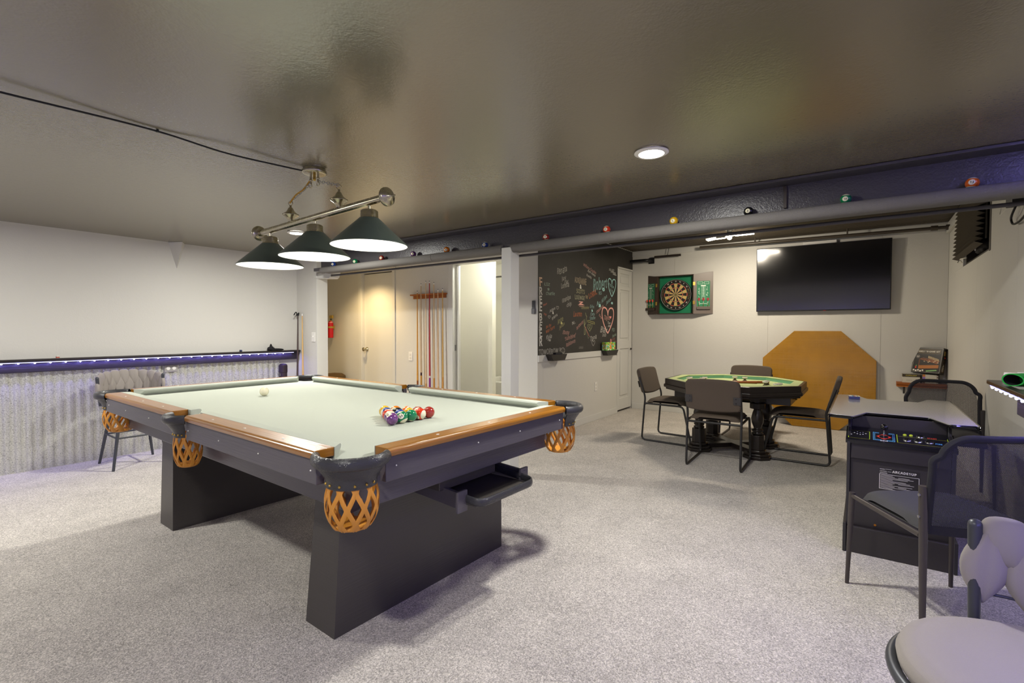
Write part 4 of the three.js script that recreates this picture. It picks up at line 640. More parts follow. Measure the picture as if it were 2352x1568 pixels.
// ================================================================ FAR WALL: television, dart cabinet, brackets
{
  const tv = thing('television', 'large black wall-mounted television on the far wall', 'television', -0.482, 1.466, ZT);
  const w = 1.425, h = 0.832, tl = -0.012;
  const s = new THREE.Group(); s.name = 'display'; tv.add(s); put(s, 0, 0.002, 0.060, 0.034, 0, 0);
  part('casing', box(-w / 2, w / 2, 0, h, -0.028, 0.006, 0.004, 2), M.black, s); part('screen', box(-w / 2 + 0.009, w / 2 - 0.009, 0.014, h - 0.009, 0.0055, 0.0075, 0.001), phys(0x0a0a0b, 0.13, { ior: 2.1 }), s); part('standby_light', cbox(0.06, 0.002, 0.005, 0.03, 0.006, 0.004, 0.001), std(0xb82a30, 0.4), s);
  part('wall_mount', box(-0.25, 0.25, 0.2, 0.6, 0.001, 0.048, 0.003), M.black, tv);
  const br = thing('white_bracket', 'white flat bracket bar mounted above the television', 'bracket', -0.49, 2.325, ZT + 0.019); part('bar', box(-0.18, 0.18, -0.018, 0.018, 0, 0.02, 0.004), M.whitePlastic, br); for (const x of [-0.16, 0, 0.16]) part('lug', cbox(x, -0.022, 0.012, 0.018, 0.014, 0.014, 0.002), M.whitePlastic, br);
  const rd = thing('hanging_bar', 'short dark bar hung from the deck beside the far wall', 'bar', -2.39, 2.312, ZT + 0.075); part('bar', box(-0.195, 0.195, -0.016, 0.016, -0.012, 0.012, 0.003), std(0x2c241d, 0.5), rd); part('hanger', rod([0.0, 0.012, 0], [0.02, 0.115, 0], 0.004), M.black, rd);
  const pp = thing('drain_pipe', 'black elbow pipe entering the far wall beside the closet', 'pipe'); part('run', pipe([[XC + 0.006, 2.268, ZT + 0.10], [-2.70, 2.268, ZT + 0.10], [-2.66, 2.268, ZT + 0.004]], 0.026, 0.035, 50, 14), M.black, pp); part('flange', box(-2.70, -2.61, 2.225, 2.31, ZT + 0.001, ZT + 0.016, 0.003), M.black, pp);
  const p2 = thing('deck_pipe', 'dark pipe under the deck along the far wall', 'pipe'); part('run', merge(rod([-1.9, 2.372, ZT + 0.19], [XR - 0.022, 2.345, ZT + 0.19], 0.019, 0.019, 14)), M.deck, p2); part('coupling', rod([0.56, 2.349, ZT + 0.19], [0.62, 2.347, ZT + 0.19], 0.028, 0.028, 16), M.deck, p2); part('coupling', rod([XR - 0.05, 2.346, ZT + 0.19], [XR - 0.02, 2.345, ZT + 0.19], 0.03, 0.03, 16), M.deck, p2); for (const x of [-1.2, -0.2]) part('hanger', merge(rod([x, 2.36, ZT + 0.19], [x, 2.455, ZT + 0.19], 0.008)), M.deck, p2);

  // dart cabinet
  const d = thing('dart_cabinet', 'open wooden dartboard cabinet with green chalk score doors', 'dartboard', -2.272, 1.455, ZT);
  const wood = std(0x3a2a20, 0.45), greenPaint = std(0x127a52, 0.6);
  part('case', merge(box(-0.262, 0.262, 0, 0.012, 0.0, 0.085, 0.002), box(-0.262, 0.262, 0.555, 0.567, 0.0, 0.085, 0.002), box(-0.262, -0.25, 0, 0.567, 0.0, 0.085, 0.002), box(0.25, 0.262, 0, 0.567, 0.0, 0.085, 0.002)), wood, d);
  part('backing', box(-0.252, 0.252, 0.01, 0.557, 0.001, 0.012, 0), greenPaint, d, 'green painted backing');
  const order = [20, 1, 18, 4, 13, 6, 10, 15, 2, 17, 3, 19, 7, 16, 8, 11, 14, 9, 12, 5];
  const face = print(1024, 1024, (c) => {
    const C = 512, RR = 508, k = RR / 225.5, TURN = 11 * Math.PI / 10 + Math.PI / 2 - Math.PI; c.fillStyle = '#1d1815'; c.fillRect(0, 0, 1024, 1024); c.translate(C, C);
    const ring = (r0, r1, colA, colB) => { for (let i = 0; i < 20; i++) { const a0 = (i - 0.5) * Math.PI / 10 - Math.PI / 2, a1 = a0 + Math.PI / 10; c.fillStyle = i % 2 ? colA : colB; c.beginPath(); c.arc(0, 0, r1 * k, a0, a1); c.arc(0, 0, r0 * k, a1, a0, true); c.fill(); } };
    const cream = '#c9a866', blk = '#231d19', red = '#d8341c', grn = '#2c6a34';
    ring(0, 99, blk, cream); ring(99, 107, red, grn); ring(107, 162, blk, cream); ring(162, 170, red, grn);
    c.strokeStyle = '#b9b4a4'; c.lineWidth = 2.5; for (const r of [99, 107, 162, 170]) { c.beginPath(); c.arc(0, 0, r * k, 0, 7); c.stroke(); } for (let i = 0; i < 20; i++) { const a = (i - 0.5) * Math.PI / 10; c.beginPath(); c.moveTo(16 * k * Math.cos(a), 16 * k * Math.sin(a)); c.lineTo(170 * k * Math.cos(a), 170 * k * Math.sin(a)); c.stroke(); }
    c.fillStyle = grn; c.beginPath(); c.arc(0, 0, 16 * k, 0, 7); c.fill(); c.fillStyle = red; c.beginPath(); c.arc(0, 0, 6.5 * k, 0, 7); c.fill();
    c.fillStyle = '#d8d4c8'; c.font = 'bold 56px sans-serif'; c.textAlign = 'center'; c.textBaseline = 'middle'; for (let i = 0; i < 20; i++) { const a = i * Math.PI / 10 - Math.PI / 2, n = order[(i + 15) % 20]; if (i === 4 || i === 5 || i === 6 || i === 14 || i === 15 || i === 16 || i === 13) continue; c.save(); c.translate(197 * k * Math.cos(a), 197 * k * Math.sin(a)); c.rotate(a + Math.PI / 2); c.fillText(n, 0, 0); c.restore(); }
    c.strokeStyle = '#c8c4b8'; c.lineWidth = 7; c.beginPath(); c.arc(0, 0, 221 * k, 0, 7); c.stroke();
    c.fillStyle = '#c9a866'; c.font = 'italic bold 46px serif'; const arcText = (s, r, a0, st) => { for (let i = 0; i < s.length; i++) { const a = a0 + i * st; c.save(); c.translate(r * k * Math.cos(a), r * k * Math.sin(a)); c.rotate(a + Math.PI / 2); c.fillText(s[i], 0, 0); c.restore(); } }; arcText('Sportcraft', 196, Math.PI - 0.62, 0.115); arcText('Bristle', 196, -0.4, 0.12);
  });
  const bd = part('dartboard', (() => { const g = new THREE.CylinderGeometry(0.2255, 0.2255, 0.036, 64); return flat(g.rotateX(Math.PI / 2).translate(0, 0.284, 0.031)); })(), std(0x1d1815, 0.8), d, 'round bristle dartboard');
  const disc = new THREE.CircleGeometry(0.2245, 64); part('board_face', flat(disc.translate(0, 0.284, 0.0497)), std(0xffffff, 0.85, { map: face }), bd);
  part('number_ring', flat(new THREE.TorusGeometry(0.2205, 0.0016, 6, 64).translate(0, 0.284, 0.051)), M.steel, bd);
  const score = (flip) => print(256, 384, (c, w, h) => {
    c.fillStyle = '#197a50'; c.fillRect(0, 0, w, h); c.strokeStyle = c.fillStyle = '#dfe8dc'; c.lineWidth = 4; c.strokeRect(22, 14, 92, 30); c.strokeRect(142, 14, 92, 30); c.fillRect(114, 28, 28, 3);
    c.fillRect(80, 62, 96, 18); for (let i = 0; i < 9; i++) { c.font = 'bold 18px sans-serif'; c.fillText(['20', '19', '18', '17', '16', '15', 'B', '', ''][i], 118, 100 + i * 22); c.lineWidth = 2; c.strokeRect(92, 84 + i * 22, 72, 20); }
    let q = flip ? 5 : 9; const rn = () => { q = (q * 16807) % 2147483647; return q / 2147483647; }; c.lineWidth = 3; for (let i = 0; i < 26; i++) { const x = (i % 2 ? 26 : 182) + rn() * 30, y = 80 + rn() * 190; c.beginPath(); c.moveTo(x, y); c.lineTo(x + 22 * (rn() - 0.2), y + 14 * rn()); c.lineTo(x + 10, y + 22); c.stroke(); }
    c.fillRect(60, 340, 136, 6); for (const x of [52, 124, 204]) c.fillRect(x, 318, 5, 46);
  });
  for (const s of [-1, 1]) {
    const dr = new THREE.Group(); dr.name = 'cabinet_door'; d.add(dr); dr.position.set(s * 0.262, 0, 0.086); dr.rotation.y = s < 0 ? -0.5 : 0.33;
    dr.userData.label = s < 0 ? 'left score door of the cabinet' : 'right score door of the cabinet';
    const top = []; for (let i = 0; i <= 12; i++) { const t = i / 12; top.push([s * 0.262 * (1 - t), 0.567 + 0.028 * (0.5 + 0.5 * Math.cos(t * Math.PI))]); }
    const sh = shapeOf(s > 0 ? [[0, 0], [0.262, 0], ...top] : [[0, 0], ...top.slice().reverse(), [-0.262, 0]]);
    part('door_panel', prismZ(sh, -0.008, 0.008, 0.001), s < 0 ? wood : std(0x6e635b, 0.4), dr);
    const pl = new THREE.PlaneGeometry(0.175, 0.36); part('scoreboard', flat(pl.translate(s * 0.133, 0.285, 0.0088)), std(0xffffff, 0.6, { map: score(s > 0) }), dr);
    part('dart_shelf', box(Math.min(s * 0.045, s * 0.225), Math.max(s * 0.045, s * 0.225), 0.062, 0.1, 0.008, 0.03, 0.003), s < 0 ? wood : std(0x62574f, 0.4), dr);
    for (const y of [0.16, 0.43]) part('hinge', cbox(s * 0.008, y, 0.01, 0.03, 0.05, 0.006, 0.001), M.brass, dr);
    // darts in their holes
    for (let i = 0; i < 3; i++) {
      const t = thing('dart', (s < 0 ? 'red-flighted dart ' : 'dark red dart ') + ['at the left', 'in the middle', 'at the right'][i] + (s < 0 ? ' of the left cabinet door' : ' of the right cabinet door'), 'dart'), loc = new THREE.Vector3(s * (0.075 + (s > 0 ? i : 2 - i) * 0.06), 0.101, 0.019).applyEuler(dr.rotation).add(dr.position).add(d.position);
      t.position.copy(loc); t.rotation.y = dr.rotation.y;
      part('barrel', rod([0, 0, 0], [0, 0.05, 0], 0.003, 0.0035, 8), M.brass, t); part('stem', rod([0, 0.05, 0], [0, 0.085, 0], 0.002, 0.002, 6), M.whitePlastic, t);
      const fl = shapeOf([[0, 0.08], [0.016, 0.092], [0.017, 0.118], [0, 0.128], [-0.017, 0.118], [-0.016, 0.092]]), fm = std(s < 0 ? 0xd8604e : 0x9a2a2a, 0.5, { side: THREE.DoubleSide }); part('flight', merge(prismZ(fl, -0.0004, 0.0004), prismZ(fl, -0.0004, 0.0004).rotateY(Math.PI / 2)), fm, t);
    }
  }
}
// ================================================================ ALCOVE LAMP (folding LED lamp in a ceiling socket)
{
  const t = thing('alcove_lamp', 'bright winged led lamp under the black corrugated deck', 'ceiling lamp', -1.32, DECK, -6.2);
  part('socket', merge(cyl(0.05, 0.055, -0.03, 0.0, 0, 0, 24), cyl(0.03, 0.03, -0.07, -0.03, 0, 0, 20)), M.whitePlastic, t); part('hub', cyl(0.045, 0.04, -0.10, -0.065, 0, 0, 24), std(0xc9c6bd, 0.4, { metalness: 0.5 }), t);
  part('lens', ball(0.026, 0, -0.118, 0, 16, 12), glow(ALCOVE_LIGHT, 10), t); const core = new THREE.PointLight(ALCOVE_LIGHT, 1.6); core.position.set(0, -0.118, 0); core.castShadow = true; t.add(core);
  for (const [a, dn] of [[Math.PI, 0.12], [-0.12, 0.02], [-1.75, 0.3]]) {
    const wg = new THREE.Group(); wg.name = 'lamp_wing'; t.add(wg); put(wg, 0.035 * Math.cos(a), -0.09, -0.035 * Math.sin(a), 0, 0, 0); wg.rotation.set(0, a, -dn, 'YXZ');
    part('panel_back', box(0.01, 0.23, 0.0, 0.022, -0.055, 0.055, 0.01, 2), std(0xc9c6bd, 0.4), wg); part('diffuser', box(0.016, 0.224, -0.012, 0.001, -0.05, 0.05, 0.006, 2), glow(ALCOVE_LIGHT, 14), wg);
    const l = new THREE.RectAreaLight(ALCOVE_LIGHT, ALCOVE_POWER, 0.2, 0.1); l.position.set(0.12, -0.016, 0); l.rotation.x = -Math.PI / 2; wg.add(l);
  }
}
// ================================================================ OCTAGON TABLE, ITS LID, CHAIRS
const octo = (ap, n = 8) => { const r = ap / Math.cos(Math.PI / 8), o = []; for (let i = 0; i < 8; i++) { const a = Math.PI / 8 + i * Math.PI / 4; o.push([r * Math.cos(a), r * Math.sin(a)]); } return o; };
{
  const lid = thing('table_lid', 'large octagonal golden wood table lid leaning on the far wall', 'table top', -0.50, 0, ZT + 0.105);
  const sc = noise(5, 81, 160), sc2 = noise(160, 83, 6), sc3 = noise(6, 85);
  const gold = tex(512, (u, v) => { const t = 0.12 * sc(u, v) + 0.08 * sc2(u, v) + 0.5 * sc3(u, v) + 0.3 * nD(u, v); return [0.60 + 0.10 * t, 0.43 + 0.075 * t, 0.09 + 0.03 * t]; }, true, 1.3), goldR = tex(512, (u, v) => 0.85 + 0.2 * (sc(u, v) - 0.5) + 0.12 * (sc2(u, v) - 0.5) + 0.3 * (sc3(u, v) - 0.5), false, 1.3);
  const g = prismZ(octo(0.607).map(([x, y]) => [x, y + 0.607]), -0.014, 0.014, 0.003), m = std(0xffffff, 0.34, { map: gold, roughnessMap: goldR }); const b = part('board', g, m, lid); b.rotation.x = -0.065; b.position.y = 0.002;
  const X0 = -1.10, Z0 = -5.44, YT = 0.712;
  const t = thing('game_table', 'dark octagonal bumper-pool table with green felt bed', 'game table', X0, 0, Z0);
  const ap = 0.64, out = octo(ap), inn = octo(ap - 0.105);
  const ringShape = (o, i) => { const s = shapeOf(o.map(([x, z]) => [x, -z])); s.holes.push(new THREE.Path(i.map(([x, z]) => new THREE.Vector2(x, -z)))); return s; };
  const ringSlab = (o, i, y0, y1, bv = 0) => metric(new THREE.ExtrudeGeometry(ringShape(o, i), { depth: y1 - y0 - 2 * bv, bevelEnabled: bv > 0, bevelSize: bv, bevelThickness: bv, bevelOffset: -bv, bevelSegments: 2 }).rotateX(-Math.PI / 2).translate(0, y0 + bv, 0));
  part('rim_moulding', merge(ringSlab(octo(ap - 0.012), octo(ap - 0.037), YT - 0.062, YT, 0.004), ringSlab(octo(ap), octo(ap - 0.05), YT - 0.092, YT - 0.056, 0.008), ringSlab(octo(ap - 0.02), octo(ap - 0.06), YT - 0.112, YT - 0.09, 0.004)), M.darkWood, t);
  part('felt_rail', ringSlab(octo(ap - 0.036), octo(ap - 0.115), YT - 0.05, YT + 0.0005, 0.004), M.felt, t);
  part('felt_cushion', ringSlab(octo(ap - 0.113), octo(ap - 0.1165), YT - 0.05, YT - 0.006), std(0x83bf9e, 0.95), t, 'darker green cushion face');
  part('felt_bed', slab(octo(ap - 0.1), YT - 0.07, YT - 0.036), M.felt, t);
  const post = lathe([[0, 0], [0.024, 0], [0.022, 0.006], [0.012, 0.012], [0.011, 0.022], [0.021, 0.03], [0.023, 0.038], [0.021, 0.045], [0, 0.046]], 20);
  const spots = [[0.05, 0.30], [-0.05, 0.30], [0.05, -0.30], [-0.05, -0.30], [0.30, 0.05], [0.30, -0.05], [-0.30, 0.05], [-0.30, -0.05], [0.42, 0.24], [0.44, 0.16], [-0.42, 0.12], [-0.43, 0.04]];
  for (const [x, z] of spots) { const bp = part('bumper', post, std(0x57503c, 0.6), t); put(bp, x, YT - 0.036, z); part('bumper_ring', flat(new THREE.TorusGeometry(0.02, 0.008, 8, 20).rotateX(Math.PI / 2).translate(0, 0.037, 0)), std(0xe6e0cc, 0.45), bp, 'white rubber ring'); }
  // drawers on two sides
  for (const s of [-1, 1]) { const dw = part('drawer', box(-0.17, 0.17, -0.195, -0.112, -0.22, 0.22, 0.004).translate(0, 0, 0), M.darkWood, t); put(dw, s * 0.37, YT, 0); part('drawer_knob', merge(rod([s * 0.17, -0.152, 0], [s * 0.19, -0.152, 0], 0.005), ball(0.010, s * 0.194, -0.152, 0, 12, 8)), M.brass, dw); }
  // four turned legs on a crossed base
  const turned = lathe([[0.03, 0.225], [0.05, 0.23], [0.052, 0.245], [0.034, 0.252], [0.05, 0.262], [0.05, 0.275], [0.032, 0.282], [0.035, 0.30], [0.052, 0.345], [0.056, 0.38], [0.046, 0.43], [0.034, 0.465], [0.032, 0.475]], 24);
  for (const [x, z] of [[-0.27, 0.27], [0.27, 0.27], [-0.27, -0.27], [0.27, -0.27]]) {
    const lg = new THREE.Group(); lg.name = 'leg'; t.add(lg); lg.position.set(x, 0, z); lg.rotation.y = Math.atan2(-z, x) + Math.PI / 8 * 0;
    const oct2 = (r) => octo(r).map(([a, b]) => [a, b]);
    part('foot', merge(slab(oct2(0.118), 0, 0.03, 0.004), slab(oct2(0.108), 0.03, 0.055, 0.006), slab(oct2(0.078), 0.055, 0.085, 0.008)), M.darkWood, lg); part('lower_block', slab(oct2(0.062), 0.085, 0.225, 0.003), M.darkWood, lg); part('turned_post', turned, M.darkWood, lg); part('upper_block', merge(slab(oct2(0.064), 0.475, 0.53, 0.006), cyl(0.03, 0.03, 0.53, 0.545, 0, 0, 16), slab(oct2(0.066), 0.545, YT - 0.11, 0.004)), M.darkWood, lg);
  }
  for (const a of [Math.PI / 4, -Math.PI / 4]) part('cross_base', moved(cbox(0, 0.05, 0, 0.62, 0.045, 0.10, 0.004), 0, a > 0 ? 0 : 0.0006, 0, 0, a, 0), M.darkWood, t);
  part('apron_frame', merge(box(-0.30, 0.30, 0.555, YT - 0.112, -0.02, 0.02, 0.003), box(-0.02, 0.02, 0.555, YT - 0.113, -0.30, 0.30, 0.003)), M.darkWood, t);
  const cq = (a, b, lab) => { const c = thing('short_cue', lab, 'cue stick', X0, YT - 0.036, Z0, 0, 'short cues on the game table'), P = (k) => a.map((v, i) => v + (b[i] - v) * k); part('butt', rod(P(0), P(0.42), 0.013, 0.011), std(0x9a5418, 0.28), c); part('shaft', rod(P(0.42), P(0.985), 0.011, 0.0065), std(0xcfa76a, 0.35), c); part('tip', rod(P(0.985), P(1), 0.0065, 0.006), M.whitePlastic, c); };
  cq([0.30, 0.0135, -0.18], [-0.40, 0.0065, 0.10], 'short cue with orange butt lying on green felt'); cq([0.20, 0.0135, -0.10], [-0.46, 0.0065, 0.17], 'short pale cue lying in front on green felt');
}
// sled-base side chairs
{
  const c = thing('side_chair', '', 'chair', 0, 0, 0, 0, 'brown fabric chairs round the octagonal table');
  const W = 0.225, D = 0.25, TR = 0.0105;                  // local: faces -z
  for (const s of [-1, 1]) part('side_frame', pipe([[s * W, 0.70, D + 0.055], [s * W, 0.48, D - 0.02], [s * W, 0.40, D - 0.01], [s * W, TR, D + 0.02], [s * W, TR, -D - 0.03], [s * W, 0.415, -D + 0.06], [s * W, 0.415, D - 0.02]], TR, 0.045, 90, 8), M.chairTube, c);
  part('cross_tube', rod([-W, 0.405, D - 0.012], [W, 0.405, D - 0.012], TR), M.chairTube, c); part('cross_tube', rod([-W, 0.415, -D + 0.12], [W, 0.415, -D + 0.12], TR), M.chairTube, c);
  const seat = (() => { const f = (u, v, k) => { const x = (u - 0.5) * 2, z = (v - 0.5) * 2, e = Math.pow(Math.abs(x), 6) + Math.pow(Math.abs(z), 6), r = Math.max(0, 1 - e * 0.9); return [x * (W - 0.018), 0.428 + (k ? 0.04 * Math.pow(r, 0.35) + 0.004 * (1 - z * z) : 0) + (z < -0.5 ? -(z + 0.5) * (z + 0.5) * 0.05 : 0), z * (D - 0.02)]; }; return merge(grid((u, v) => f(u, v, 1), 20, 20, true), grid((u, v) => f(u, v, 0), 20, 20)); })();
  part('seat', seat, M.chairFabric, c);
  const back = (() => { const sh = new THREE.Shape(), w = W + 0.002, r = 0.05; sh.moveTo(-w + 0.03, 0); sh.quadraticCurveTo(0, -0.03, w - 0.03, 0); sh.quadraticCurveTo(w, 0.005, w, 0.05); sh.lineTo(w, 0.27 - r); sh.quadraticCurveTo(w, 0.27, w - r, 0.275); sh.quadraticCurveTo(0, 0.29, -w + r, 0.275); sh.quadraticCurveTo(-w, 0.27, -w, 0.27 - r); sh.lineTo(-w, 0.05); sh.quadraticCurveTo(-w, 0.005, -w + 0.03, 0); return prismZ(sh, -0.022, 0.022, 0.016, 4); })();
  const bk = part('backrest', back, M.chairFabric, c); put(bk, 0, 0.525, D + 0.008, 0.26, 0, 0);
  for (const s of [-1, 1]) { const pl = part('bracket_plate', cbox(s * (W - 0.025), 0.105, 0.026, 0.06, 0.07, 0.003, 0.002), std(0x3a3839, 0.5), bk); for (const y of [0.085, 0.125]) part('screw', ball(0.005, s * (W - 0.035), y, 0.0275, 8, 6), M.chairTube, bk); }
  const T = { x: -1.10, z: -5.44 };
  c.userData.label = 'brown fabric chair seen from behind in front of the octagonal table'; c.position.set(-1.085, 0, -4.775); c.rotation.y = 0.03;
  copy(c, 'brown fabric chair at the left of the octagonal table nearest the closet door', -1.725, 0, -5.46, -Math.PI / 2 - 0.06);
  copy(c, 'brown fabric chair behind the octagonal table facing the viewer', -1.12, 0, -6.19, Math.PI);
  copy(c, 'brown fabric chair at the right of the octagonal table in profile', -0.515, 0, -5.42, Math.PI / 2 + 0.02);
}
// ================================================================ RIGHT SIDE: bar ledge, arcade table, chairs, stools
{
  const t = thing('bar_ledge', 'dark bar ledge along the right wall lit from below', 'ledge');
  part('top', slab([[0.526, -3.6], [XR - 0.001, -3.6], [XR - 0.001, 1.9], [0.54, 1.9]], 0.944, 0.966, 0.004), std(0x4a4340, 0.3, { map: ledgeWood }), t);
  t.children[0].material.color.set(0xffffff);
  part('front_board', box(0.572, 0.592, 0.84, 0.9435, -3.2, 1.9, 0.003), M.ledge, t);
  for (const z of [-3.15, -1.2, 0.6]) part('bracket', box(0.593, XR - 0.001, 0.84, 0.9435, z, z + 0.025, 0.002), M.ledge, t);
  ledStrip('led_strip', 'blue glowing led strip under the front of the right bar ledge', [0.543, 0.9385, 1.85], [0.536, 0.9385, -3.55], [-0.45, -0.9, 0], 'blue led strips');
  // ledge and strip on the wall behind the viewer
  const b = thing('wall_ledge', 'dark drink ledge on the wall behind the viewer', 'ledge');
  part('board', box(-5.6, 0.4, 0.853, 0.945, ZN - 0.058, ZN - 0.001, 0.004), M.ledge, b); part('top', box(-5.6, 0.4, 0.945, 0.966, ZN - 0.098, ZN - 0.001, 0.005), M.ledge, b);
  ledStrip('led_strip', 'blue glowing led strip under the ledge behind the viewer', [-5.55, 0.936, ZN - 0.066], [0.35, 0.936, ZN - 0.066], [0, 0.35, -0.94], 'blue led strips', LED_POWER * 0.45);
  ledStrip('led_strip', 'blue glowing led strip along the ceiling over the right bar', [XR - 0.02, CE - 0.02, 1.8], [XR - 0.02, CE - 0.02, -3.2], [-0.8, -0.6, 0], 'blue led strips', LED_POWER * 0.6);
  // things on the bar
  const green = std(0x1d9a3c, 0.85), inside = std(0x14161c, 0.9);
  const koozie = (x, z, turn, lab) => {
    const k = thing('can_cooler', lab, 'can cooler', x, 0.966, z, turn, 'green can coolers'), n = 28, P = (r, th, t) => { const a = th * Math.PI * 2, sq = 0.72; return [r * 1.12 * Math.cos(a), 0.030 + r * sq * Math.sin(a) * (1 - 0.12 * Math.cos(a)), t]; };
    part('sleeve', merge(grid((u, v) => P(0.041, u, -0.05 + v * 0.10), n, 4, true), grid((u, v) => P(0.041 - v * 0.006, u, 0.05), n, 1, true)), green, k); part('lining', grid((u, v) => P(0.035, u, -0.05 + v * 0.10), n, 4), inside, k); part('base', moved(flat(new THREE.CircleGeometry(1, 28)).scale(0.045, 0.029, 1), 0, 0.03, -0.0495, 0, Math.PI, 0), green, k);
  };
  koozie(0.598, -3.28, -0.75, 'green can cooler lying open toward the room on the bar'); koozie(0.664, -3.16, -1.1, 'green can cooler lying behind the other at the frame edge');
  const leaf = (x, z, turn, lean, col, lab, txt) => { const l = thing('card_pack', lab, 'card pack', x, 0.967, z, turn), g = new THREE.BoxGeometry(0.075, 0.05, 0.012).translate(0, 0.025, 0); const m = part('sleeve', flat(g), std(0xffffff, 0.5, { map: print(128, 96, (c) => { c.fillStyle = '#e6e2da'; c.fillRect(0, 0, 128, 96); c.fillStyle = col; c.fillRect(10, 20, 108, 42); c.fillStyle = '#f4eee8'; c.font = 'bold 24px sans-serif'; c.fillText(txt, 16, 48); }) }), l); m.rotation.x = lean; };
  leaf(0.66, -3.50, -0.45, -0.12, '#cc4038', 'white card pack with red band on the right bar', 'THE UN'); leaf(0.60, -3.45, -0.45, -0.35, '#4668a8', 'white card pack with blue square on the right bar', 'G');
  single('paper_sheet', 'loose printed sheet lying on the right bar', 'paper', slab([[0.56, -3.38], [0.72, -3.30], [0.70, -3.06], [0.56, -3.10]], 0.9662, 0.9674), std(0xa8a49c, 0.6));
}
